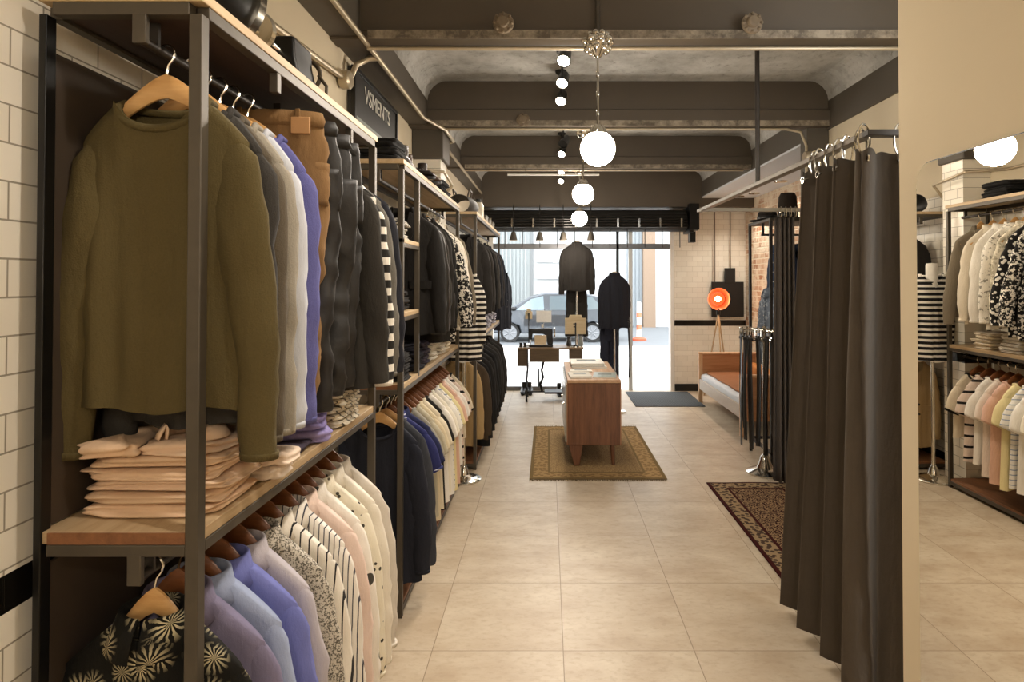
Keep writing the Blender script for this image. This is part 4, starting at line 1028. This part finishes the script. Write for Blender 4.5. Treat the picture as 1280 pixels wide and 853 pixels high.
# plan of the folded curtain: along the side rail, then round the corner
def plan(s, v):
    """s 0..1 along the cloth, v 0 bottom .. 1 top"""
    fl = (1-v)
    L1 = .51+.25*fl
    tot = L1+.20; q = s*tot
    if q < L1: base = Vector((RX+.005, 2.36+L1-q)); nrm = Vector((-1, 0)); tang = Vector((0, -1))
    else: base = Vector((RX+(q-L1), 2.36)); nrm = Vector((0, -1)); tang = Vector((1, 0))
    bl = min(1, max(0, (q-L1+.06)/.12)); nrm = (Vector((-1, 0))*(1-bl)+Vector((0, -1))*bl).normalized()
    w_ = s*4.6*2*PI
    A = .052+.022*fl
    off = A*math.sin(w_)+.012*math.sin(w_*2+1.2)+.010*fl*math.sin(s*9+v*2)
    sk = .03*math.cos(w_)
    p = base+nrm*(off+.02)+tang*sk*(1 if q < L1 else .6)
    return p
def cf(u, v):
    p = plan(u, v); top = 2.228-.018*(.5+.5*math.cos(u*14*2*PI))*(v > .97)
    return (p.x, p.y, .045+v*(top-.045)+.01*math.sin(u*30)*(1-v)**6)
ct = thing('fitting_room_curtain', 'tall dark grey brown curtain hanging from the fitting room rail', 'curtain', (0, 0, 0))
MB().grid(cf, 150, 28).build('cloth', CURT, ct, smooth=True, solid=.005)
for k in range(9):
    u = .03+k*.118; p = plan(u, 1)
    q = p
    MB().lathe([(.010, -.003), (.017, -.003), (.017, .003), (.010, .003), (.010, -.003)], (q.x, q.y-.0, 2.185), 14, 'x').build('eyelet', CHROME, ct)
    rx, ry = (RX, q.y) if q.y > 2.41 else (q.x, 2.338)
    pts = [(rx+(.03*math.cos(a)), ry+.012*math.cos(a), 2.262+.062*math.sin(a)) for a in [math.radians(d) for d in range(-80, 251, 22)]]
    pts = [(q.x, q.y, 2.185)]+pts if k % 2 == 0 else pts+[(q.x, q.y, 2.185)]
    MB().tube(pts, .0045, 7).build('curtain_ring', CHROME, ct)

def cf2(u, v):
    fl = 1-v; x = 1.88+.15*u-.02*fl*(1-u); w_ = u*4.3*2*PI
    return (x+.012*math.sin(w_*2), 4.91+(.035+.02*fl)*math.sin(w_), .06+v*2.16)
ct2 = thing('drawn_back_curtain', 'narrow dark curtain bunched at the far corner of the fitting room', 'curtain', (0, 0, 0))
MB().grid(cf2, 60, 16).build('cloth', fab('4f4842', rough=.95), ct2, smooth=True, solid=.005)
for k in range(4):
    x = 1.90+k*.04
    MB().tube([(x+.02*math.cos(a)*.2, 4.86+.03*math.cos(a), 2.262+.045*math.sin(a)) for a in [j*2*PI/16 for j in range(16)]], .004, 6, closed=True).build('curtain_ring', CHROME, ct2)

# ------------------------------------------------------------------ rugs and mat
def rug(label, x0, x1, y0, y1, mat, fringe=None, cat='rug', name='rug'):
    cx, cy_ = (x0+x1)/2, (y0+y1)/2; t = thing(name, label, cat, (cx, cy_, 0.0)); hx, hy = (x1-x0)/2, (y1-y0)/2
    MB().grid(lambda u, v: ((u-.5)*2*hx, (v-.5)*2*hy, .010+.0015*math.sin(u*9)*math.sin(v*11)), 24, 24).box(-hx, hx, -hy, hy, .001, .0085).build('pile', mat, t)
    if fringe:
        for s in (-1, 1):
            m = MB()
            for k in range(90):
                x = -hx+2*hx*(k+.5)/90; e = frand(-.006, .006)
                m.tube([(x, s*hy, .007), (x+e, s*(hy+.02), .006), (x+e*2, s*(hy+.042), .003)], .0032, 4)
            m.build('fringe', fringe, t)
    return t
rug('faded golden brown patterned rug under the wooden sideboard', -.16, 1.02, 5.12, 6.95,
    rug_mat('a88d64', '866a48', 'a3865b', '7d6140', '74603f', .59, .915, .17, 20), plain('7d6b50', .9))
rug('dark red and navy patterned rug beside the fitting room curtain', 1.33, 2.05, 3.05, 5.03,
    rug_mat('2c100d', 'a98c68', '9c8463', '24161a', '3a120e', .36, .99, .14, 22))
tm = NT('ribbed_grey_mat'); o_ = tm.xyz()
mm_ = tm.bsdf(tm.mix(tm.noise(tm.obj(), 120), lin('34383a'), lin('4f5456')), .9, 0, tm.bump(tm.math('SINE', tm.math('MULTIPLY', o_[0], 300.0)), .5, .004))
rug('dark grey ribbed entrance mat inside the shop door', 1.18, 2.12, 8.05, 9.1, mm_, cat='door mat', name='door_mat')

# ------------------------------------------------------------------ sideboard
CW = wood('553320', '85593c', 2, .4, 5); CTOP = wood('a67c58', 'c9a784', 1, .4, 4)
sb = thing('sideboard', 'narrow reddish brown wooden sideboard standing on the golden rug', 'sideboard', (.42, 5.45, .012))
MB().box(-.24, .24, 0, 1.22, .19, .755).build('body', CW, sb, bevel=.006)
MB().box(-.245, .245, -.005, 1.225, .755, .785).build('top', CTOP, sb, bevel=.004)
MB().box(-.248, -.238, .01, .03, .19, .76).box(.238, .248, -.002, .02, .19, .76).build('edge_strip', wood('8a5a3a', 'b98a66', 2, .4), sb)
for k in range(3):
    y0 = .03+k*.395
    d_ = MB().box(-.262, -.24, y0, y0+.375, .21, .74).build('door', plain('b3b0a4', .22, 0, .05, 5), sb, bevel=.004)
    MB().tube([(-.262, y0+.33, .5), (-.285, y0+.33, .5)], .008, 10).build('knob', CHROME, d_)
for x, y in ((.17, .06), (.17, 1.16), (-.17, 1.16)):
    MB().tube([(x, y, .19), (x+.01*(1 if x > 0 else -1), y-.01, 0)], [.024, .016], 12).build('leg', CW, sb)
MB().prism([(-.23, .19), (-.10, .19), (-.13, 0), (-.18, 0)], .02, .10, 'y').build('leg', CW, sb, bevel=.004)
def magazine(label, x, y, z, w, d, h, rz, col, page='e9e4d9'):
    t = thing('magazine', label, 'magazine', (x, y, z), rz, 'magazines on the sideboard')
    MB().box(-w/2, w/2, -d/2, d/2, .001, h-.001).build('pages', plain(page, .7), t)
    MB().box(-w/2-.002, w/2+.002, -d/2-.002, d/2+.002, h-.001, h+.001).box(-w/2-.002, w/2+.002, -d/2-.002, d/2+.002, 0, .001).box(-w/2-.003, -w/2, -d/2, d/2, 0, h).build('cover', col, t)
    MB().box(-w*.3, w*.3, -d*.05, d*.32, h+.001, h+.0018).build('cover_picture', plain('6d7269', .4, 0, .5, 20), t)
ZT = .798
magazine('pale magazine at the near left corner of the sideboard', .30, 5.66, ZT, .20, .27, .018, .05, plain('b9b09a', .4))
magazine('colour printed magazine at the near right of the sideboard', .54, 5.68, ZT, .21, .28, .012, -.12, plain('9aa39a', .3, 0, .6, 30))
magazine('thin pale leaflet just behind the near left magazine', .33, 5.98, ZT, .21, .15, .006, .02, plain('d9d3c4', .4))
magazine('white magazine lowest in the far stack on the sideboard', .42, 6.33, ZT, .36, .40, .016, .03, plain('e6e1d6', .4))
magazine('black covered magazine in the middle of the far stack', .42, 6.34, ZT+.019, .33, .36, .014, -.04, plain('26241f', .4))
magazine('white topped magazine on the far stack of the sideboard', .41, 6.35, ZT+.036, .34, .37, .012, .02, plain('ece7dc', .4))

# ------------------------------------------------------------------ dressed stands in the window
def stand(label, x, y, ztop, base=.15, group='chrome display stands', bust=None):
    t = thing('display_stand', label, 'display stand', (x, y, 0), 0, group)
    MB().tube([(0, 0, .02), (0, 0, ztop)], .014, 14).build('pole', CHROME, t)
    MB().lathe([(0, .002), (base, .002), (base, .012), (base*.93, .02), (base*.6, .035), (.045, .05), (.035, .09), (.022, .12), (.014, .13)], (0, 0, 0), 32).build('base', CHROME, t)
    if bust:
        MB().lathe([(0, -.40), (.10, -.40), (.12, -.2), (.13, -.08), (.10, 0), (.055, .035), (.048, .10), (.03, .115), (0, .118)], (0, 0, ztop), 20).build('bust', bust, t)
    return t
stand('chrome pole stand holding the black suit in the shop window', .43, 8.90, 1.60, bust=None)
SUIT = fab('2b2825'); SUITN = fab('24252c')
garment('jacket', 'black suit jacket displayed highest in the shop window', SUIT, .43, 8.90, 2.36, PI, length=.70, collar='jacket', sw=.215, bw=.225, d=.075, slant=.02, sl=.66, name='suit_jacket', cat='suit jacket')
t = thing('bust_form', 'pale bust form inside the black suit jacket in window', 'bust form', (.43, 8.90, 1.585))
MB().lathe([(0, 0), (.045, 0), (.05, .4), (.05, .55), (.045, .62), (.04, .66), (.04, .70), (.025, .715), (0, .717)], (0, 0, 0), 20).build('torso', plain('cfc3ae', .7), t)
trousers('black suit trousers hanging below the highest suit jacket', SUIT, .43, 8.98, 1.64, PI, length=.78, w=.16, d=.04, belt=False, spread=.62, taper=.95, wrinkle=.5, name='suit_trousers', lift=.05)
st2 = stand('chrome pole stand holding the navy suit behind the sideboard', .86, 7.75, 1.13, bust=None)
MB().tube([(0, 0, 1.10), (.10, .03, 1.12), (.19, .07, 1.165)], .006, 8).build('side_arm', CHROME, st2)
garment('jacket', 'dark navy suit jacket on the stand behind the sideboard', SUITN, .87, 7.80, 1.89, PI+.35, length=.70, collar='jacket', sw=.19, bw=.205, d=.075, slant=.0, sl=.60, name='suit_jacket', cat='suit jacket')
t = thing('bust_form', 'pale bust form inside the dark navy suit jacket', 'bust form', (.87, 7.80, 1.12))
MB().lathe([(0, 0), (.045, 0), (.05, .35), (.05, .52), (.045, .60), (.04, .645), (.04, .68), (.02, .70), (0, .702)], (0, 0, 0), 20).build('torso', plain('cfc3ae', .7), t)
trousers('navy suit trousers below the navy jacket behind the sideboard', fab('2a2c38'), .80, 7.84, 1.17, PI+.3, length=.72, w=.125, d=.05, belt=False, spread=.52, taper=.95, wrinkle=.5, name='suit_trousers', lift=.05)
t = thing('belt', 'dark belt dangling beside the navy suit jacket', 'belt', (1.05, 7.82, 1.15))
MB().grid(lambda u, v: (-.012+.024*u+.02*math.sin(v*2.5), .004*math.sin(v*6), -.72*v), 2, 20).build('strap', plain('2d2b2c', .5), t, solid=.004)
MB().tube([(-.02, 0, 0), (.02, 0, 0), (.02, 0, .04), (-.02, 0, .04)], .004, 6, closed=True).build('buckle', CHROME, t)
# stand with the striped tee between the racks
stand('chrome stand with round base between middle and farthest racks', -.72, 5.12, 1.48)
garment('tee', 'black and white striped tee on the chrome stand between racks', fab('1f1d1c', 'hstripe', 'e9e3d8', .046, thr=.55), -.72, 5.12, 1.87, .0, length=.74, sw=.150, bw=.15, d=.07, sleeve='long', sl=.5, sr=.06, slant=.0, name='striped_tee', cat='tee shirt', collar='crew')
t = thing('bust_form', 'white bust form under the black and white striped tee', 'bust form', (-.72, 5.12, 1.40))
MB().lathe([(0, 0), (.04, 0), (.05, .15), (.05, .27), (.045, .36), (.045, .43), (.042, .45), (.0, .455)], (0, 0, 0), 20).build('torso', plain('e6e0d4', .6), t)

# ------------------------------------------------------------------ sewing table with machine
TT = thing('sewing_table', 'old treadle sewing table standing before the shop window', 'table', (.0, 8.55, 0))
MB().box(-.42, .50, -.22, .22, .735, .76).build('table_top', wood('6a5238', '8d7352', 0, .4), TT, bevel=.004)
MB().box(-.26, .16, -.215, .2, .56, .735).build('apron_box', wood('5a4a38', '77634a', 0, .5), TT, bevel=.003)
MB().box(-.43, -.29, -.2, .18, .50, .735).build('drawer', wood('4d3f30', '6d5a44', 0, .5), TT, bevel=.003)
MB().box(.30, .48, -.2, .18, .56, .735).build('drawer', wood('4d3f30', '6d5a44', 0, .5), TT, bevel=.003)
IRON = plain('1f1e1d', .45, .6, .1)
for x in (-.30, .38):
    for y in (-.16, .16):
        MB().tube([(x, y, .735), (x+.01, y, .45), (x-.01, y, .2), (x, y*1.15, .0)], [.013, .010, .010, .016], 8).build('leg', IRON, TT)
    MB().tube([(x, -.16, .42), (x, .16, .2)], .008, 6).tube([(x, .16, .42), (x, -.16, .2)], .008, 6).build('leg_brace', IRON, TT)
MB().tube([(-.06, .0, .56), (-.09, -.02, .42), (-.07, -.03, .32), (-.11, -.02, .22), (-.08, 0, .11)], .018, 10).build('drive_rod', IRON, TT)
MB().box(-.05, .34, -.12, .12, .10, .125).build('treadle', IRON, TT, bevel=.004)
MB().tube([(-.30, 0, .11), (.38, 0, .11)], .012, 8).build('cross_bar', IRON, TT)
pts = [(-.13, .05+.13*math.cos(a), .30+.13*math.sin(a)) for a in [k*2*PI/28 for k in range(28)]]
m = MB().tube(pts, .010, 8, closed=True)
for k in range(5): m.tube([(-.13, .05, .30), (-.13, .05+.13*math.cos(k*2*PI/5), .30+.13*math.sin(k*2*PI/5))], .006, 6)
m.build('flywheel', IRON, TT)
SM = thing('sewing_machine', 'black antique sewing machine on the treadle table', 'sewing machine', (-.10, 8.50, .76))
MB().box(-.17, .17, -.08, .08, 0, .03).build('bed', BLACK, SM, bevel=.008)
MB().prism([(.09, .03), (.17, .03), (.165, .25), (.12, .265), (-.10, .25), (-.17, .26), (-.175, .10), (-.125, .10), (-.12, .185), (.04, .18), (.08, .14)], -.035, .035, 'y').build('arm', BLACK, SM, bevel=.012)
m = MB().lathe([(.05, -.01), (.068, -.012), (.07, .012), (.05, .01)], (.19, 0, .20), 22, 'x')
for k in range(5): m.tube([(.19, 0, .2), (.19, .06*math.cos(k*1.257), .2+.06*math.sin(k*1.257))], .006, 6)
m.build('hand_wheel', CHROME, SM)
MB().tube([(-.15, 0, .10), (-.15, 0, .035)], .007, 8).build('needle_bar', CHROME, SM)
MB().tube([(.02, 0, .26), (.02, 0, .32)], .004, 6).lathe([(0, 0), (.018, 0), (.015, .045), (0, .05)], (.02, 0, .27), 12).build('thread_spool', plain('d8d2c4', .7), SM)
MB().box(-.09, .08, -.085, -.078, .032, .17).build('face_plate', CHROME, SM, bevel=.003)
def easel(label, x, y, z, w, h, stem, rot, txt=None):
    t = thing('wooden_sign', label, 'sign', (x, y, z), rot)
    MB().lathe([(0, 0), (.07, 0), (.068, .012), (.02, .03), (.0, .03)], (0, 0, 0), 20).build('foot', CHROME, t)
    MB().tube([(0, 0, .02), (0, 0, stem)], .007, 8).build('stem', STEEL_D, t)
    MB().box(-w/2, w/2, -.014, .0, stem-.02, stem-.02+h).build('board', wood('cdb58c', 'e2d0ab', 0, .6), t, bevel=.003)
    MB().prism([(-w*.33, stem-.02+h), (w*.33, stem-.02+h), (w*.27, stem+h+.022), (-w*.27, stem+h+.022)], -.016, .004, 'y').build('cap', wood('cdb58c', 'e2d0ab', 0, .6), t, bevel=.003)
    MB().box(-.010, .010, -.020, -.014, stem-.05, stem+h*.62).box(-.034, .012, -.020, -.014, stem+h*.52, stem+h*.58).box(-.030, .010, -.020, -.014, stem+h*.34, stem+h*.40).build('clamp', BLACK, t)
    return t
easel('larger pale wooden block sign on a stem, right end of the sewing table', .39, 8.46, .76, .30, .23, .20, 0)
easel('small pale wooden block sign on a stem behind the sewing machine', -.28, 8.68, .76, .10, .11, .40, .1)
t = thing('card_holder', 'thin metal card stand with white card behind the sewing machine', 'card holder', (-.06, 8.70, .76))
MB().lathe([(0, 0), (.05, 0), (.05, .01), (0, .012)], (0, 0, 0), 18).tube([(0, 0, .01), (0, 0, .52)], .005, 8).build('stem', CHROME, t)
MB().box(-.11, .11, -.006, .0, .33, .50).build('card', plain('f0ede6', .6), t)
for k, x in enumerate((-.385, -.325)):
    t = thing('thread_bobbin', ['left', 'right'][k] + ' dark thread bobbin on the left end of the sewing table', 'bobbin', (x, 8.45, .76))
    MB().lathe([(0, 0), (.025, 0), (.025, .008), (.018, .012), (.018, .05), (.025, .054), (.025, .062), (0, .062)], (0, 0, 0), 16).build('spool', BLACK, t)
for k in range(2):
    t = thing('glass_jar', ['smaller', 'taller'][k] + ' jar beside the larger wooden sign on sewing table', 'jar', (.30+.17*k, 8.58, .76))
    MB().lathe([(0, 0), (.035, 0), (.038, .02), (.036, .08+.04*k), (.026, .10+.04*k), (.026, .115+.04*k), (0, .12+.04*k)], (0, 0, 0), 16).build('jar', plain('8b8f8c' if k else '3a3734', .15), t)
    MB().lathe([(0, .11+.04*k), (.029, .11+.04*k), (.029, .135+.04*k), (0, .135+.04*k)], (0, 0, 0), 16).build('lid', STEEL_D, t)
sp = [('left shoe of the dark pair by the left leg of the sewing table', -.37), ('right shoe of the dark pair by the left leg of the sewing table', -.27), ('left shoe of the dark pair on the sewing table treadle side', .17), ('right shoe of the dark pair on the sewing table treadle side', .27)]
for k, (lb, x) in enumerate(sp): shoe(lb, x, 8.95 if k < 2 else 8.85, 0.0 if k < 2 else .0, PI+frand(-.15, .15), SH[1], 'dark shoes under the sewing table', .01)

# ------------------------------------------------------------------ daybed, lamp, board at the far right
DB = thing('daybed', 'wooden daybed with a pale mattress against the far right wall', 'daybed', (2.10, 6.52, 0))
DW = wood('9c6a42', 'c0906a', 0, .35, 4); DWE = wood('c79a70', 'e0bd97', 2, .4, 4)
for y, h in ((0, .66), (1.80, .69)):
    MB().box(.05, .80, y+.008, y+.038, .16, h-.02).build('end_panel', DW, DB, bevel=.004)
    MB().box(0, .86, y-.004, y+.05, h-.02, h+.01).build('end_cap', DWE, DB, bevel=.005)
    for x in (0, .80): MB().box(x, x+.055, y, y+.05, 0, h-.02).build('leg', DWE, DB, bevel=.004)
MB().box(.008, .04, .05, 1.80, .19, .33).build('side_rail', plain('b9aa9a', .5), DB, bevel=.004)
MB().box(.80, .84, .05, 1.80, .19, .33).build('side_rail', DW, DB, bevel=.004)
def matt(z0, h, x0, x1, y0, y1, mat, nm):
    def fn(v, u):
        a = v*2*PI; e = .35; c, s = math.cos(a), math.sin(a)
        return ((x0+x1)/2+(x1-x0)/2*math.copysign(abs(c)**e, c), y0+(y1-y0)*u, z0+h/2+h/2*math.copysign(abs(s)**e, s)+.004*math.sin(u*18))
    m = MB().grid(fn, 28, 20, True); n_ = len(m.v); m.f.append(tuple(range(28))); m.mi.append(0); m.f.append(tuple(range(n_-28, n_))); m.mi.append(0)
    return m.build(nm, mat, DB)
matt(.26, .15, .03, .80, .05, 1.80, fab('cfd2d6'), 'mattress')
matt(.405, .03, .10, .80, .06, 1.79, fab('9a6845'), 'seat_cover')
matt(.43, .14, .60, .78, .10, 1.75, fab('b5763f'), 'back_bolster')
TL = thing('tripod_lamp', 'glowing orange tripod lamp behind the daybed at the far wall', 'floor lamp', (2.49, 8.72, 0))
for a in (.5, 2.6, 4.7): MB().tube([(0, 0, 1.22), (.22*math.cos(a), .22*math.sin(a), 0)], [.011, .013], 10).build('leg', wood('a98f6d', 'c9b18e', 2, .5), TL)
MB().lathe([(0, 1.2), (.03, 1.2), (.03, 1.28), (0, 1.29)], (0, 0, 0), 14).build('hub', BLACKM, TL)
MB().lathe([(0, .13), (.05, .12), (.10, .06), (.155, -.02), (.162, -.03), (.15, -.02), (.095, .05), (.045, .10), (0, .105)], (0, 0, 1.43), 32, 'y').build('reflector', plain('b8502c', .35, .4), TL)
MB().sphere((0, .02, 1.43), .042, 18, 12).build('bulb', emit('ffe2b8', 14), TL)
MB().lathe([(.058, .04), (.075, .0), (.09, -.01), (.085, .0), (.07, .02)], (0, 0, 1.43), 28, 'y').build('glow_ring', emit('f2622e', 1.1), TL)
MB().tube([(0, .1, 1.29), (0, .13, 1.36), (0, .10, 1.42)], .010, 8).build('bracket', BLACKM, TL)
lamp('tripod_bulb', 'POINT', (2.49, 8.58, 1.43), 5, (1, .55, .3), size=.04)
HB = thing('hanging_board', 'square black board with a tab hanging on two cords by white tile', 'hanging board', (2.78, 9.15, 1.70))
MB().box(-.27, .22, -.02, .02, -.56, -.02).build('panel', plain('1c1a18', .5), HB, bevel=.005)
MB().box(-.07, .09, -.025, .02, -.04, .19).build('tab', plain('1c1a18', .5), HB, bevel=.004)
for x in (-.22, .02): MB().tube([(x, 0, -.03 if x < 0 else .18), (x, 0, 1.08)], .010, 8).build('cord', plain('77695a', .6), HB)

# ------------------------------------------------------------------ belt stand
BS = thing('belt_stand', 'chrome stand with a round base carrying hanging belts', 'belt stand', (1.92, 5.30, 0))
MB().tube([(0, 0, .05), (0, 0, 1.30)], .016, 14).build('pole', CHROME, BS)
MB().lathe([(0, .002), (.16, .002), (.16, .014), (.13, .03), (.07, .05), (.05, .10), (.035, .15), (.016, .17)], (0, 0, 0), 32).build('base', CHROME, BS)
for zr, rr_ in ((1.26, .19), (1.18, .14)):
    MB().tube([(rr_*math.cos(k*2*PI/28), rr_*math.sin(k*2*PI/28), zr) for k in range(28)], .008, 8, closed=True).build('ring', CHROME, BS)
    m = MB()
    for k in range(4): m.tube([(0, 0, zr), (rr_*math.cos(k*PI/2+.3), rr_*math.sin(k*PI/2+.3), zr)], .006, 6)
    m.build('arm', CHROME, BS)
pos = ['leftmost', 'second from left', 'third from left', 'fourth from left', 'fifth from left', 'sixth from left', 'seventh from left', 'eighth from left', 'ninth from left', 'tenth from left', 'eleventh from left', 'twelfth from left', 'thirteenth from left']
bl = sorted([( .19*math.cos(a), .19*math.sin(a), a) for a in [math.radians(d) for d in (180, 200, 162, 218, 144, 236, 254, 272, 290, 308, 126, 108, 330)]])
for k, (bx, by, a) in enumerate(bl):
    col = ['1a1715', '26201b', '171514', '2e2721'][k % 4]; L = frand(.86, 1.02)
    t = thing('belt', pos[k] + ' dark leather belt hanging on the round belt stand', 'belt', (1.92+bx, 5.30+by, 1.26), a+PI/2+frand(-.2, .2), 'belts on the round belt stand')
    MB().grid(lambda u, v: (-.019+.038*u+.008*math.sin(v*4+k), -.016+.003*math.sin(v*7+k), -.03-L*v), 2, 22).build('strap', plain(col, .4, 0, .25), t, solid=.004)
    bk = MB().tube([(-.024, -.014, -.035), (.024, -.014, -.035), (.024, -.014, .02), (-.024, -.014, .02)], .005, 8, closed=True).build('buckle', CHROME, t)
    MB().tube([(0, -.014, .02), (0, -.014, -.035)], .003, 6).build('prong', CHROME, bk)
    MB().box(-.02, .02, -.022, -.009, -.075, -.055).build('keeper_loop', plain(col, .4, 0, .25), t)
# ------------------------------------------------------------------ right hand rack
RR = thing('clothes_rack', 'dark metal rack with hats on top, in front of the brick wall', 'clothes rack', (2.02, 5.42, 0))
for x in (0, .95):
    for y in (0, .56): MB().box(x, x+.026, y, y+.026, 0, 2.25).build('post', STEEL_D, RR, bevel=.003)
MB().box(0, .976, 0, .586, 2.25, 2.275).build('top_shelf', STEEL, RR, bevel=.003)
MB().box(.026, .95, .27, .30, 2.13, 2.15).build('hanging_rail', STEEL_D, RR)
for x in (.03, .93): MB().box(x, x+.02, .275, .295, 2.14, 2.25).build('rail_bracket', STEEL_D, RR)
MB().box(0, .976, 0, .026, .12, .145).box(0, .976, .56, .586, .12, .145).box(0, .026, 0, .586, .12, .145).box(.95, .976, 0, .586, .12, .145).build('base_frame', STEEL_D, RR)
DEN = fab('38455c'); DEN2 = fab('6c7684', 'speck', '99a2ad', .05, thr=.55)
rl = [('shirt', 'faded pale denim shirt, leftmost on the rack by the brick wall', DEN2, .46), ('shirt', 'dark indigo denim shirt beside the faded denim shirt', DEN, .78), ('shirt', 'navy blue shirt third on the rack by the brick wall', fab('2a3347'), .80),
      ('shirt', 'ink navy shirt fourth on the rack by the brick wall', fab('252c3d'), .80), ('jacket', 'grey jacket fifth on the rack by the brick wall', fab('66635e'), 1.0), ('jacket', 'long dark grey coat partly behind the curtain edge', fab('4d4a46'), 1.1), ('jacket', 'long charcoal coat closest to the curtain edge', fab('3a3734'), 1.15)]
for k, (kd, lb, mt_, L) in enumerate(rl):
    garment(kd, lb, mt_, 2.115+k*.085, 5.705, 2.14, -PI/2+frand(-.05, .05), length=L, collar='shirt' if kd == 'shirt' else 'jacket', sl=.62, d=.034, sw=.20, bw=.225, group=None, lift=-.42 if k == 0 else 0)
def hat(label, x, y, z, r, h, rb, mat, band):
    t = thing('hat', label, 'hat', (x, y, z))
    MB().lathe([(0, 0), (rb*.98, .004), (rb, .010), (r*1.1, .014), (r, .025)], (0, 0, 0), 32).build('brim', mat, t, smooth=True)
    MB().lathe([(r, .02), (r*.97, h*.5), (r*.90, h*.86), (r*.7, h), (r*.3, h*.97), (0, h*.93)], (0, 0, 0), 28).build('crown', mat, t, smooth=True)
    MB().lathe([(r*1.01, .018), (r*1.02, .024), (r*1.0, .05), (r*.98, .052)], (0, 0, 0), 28).build('band', band, t)
HM = fab('241f1b'); HM2 = fab('2e2620')
hat('low dark wide brimmed hat at the left end of the rack top', 2.13, 5.78, 2.277, .095, .10, .17, HM, BLACK)
hat('tall dark top hat standing right on the rack top', 2.235, 5.55, 2.277, .088, .24, .125, HM2, BLACK)
hat('dark brown hat at the back of the rack top, right end', 2.70, 5.70, 2.277, .09, .12, .16, HM, BLACK)
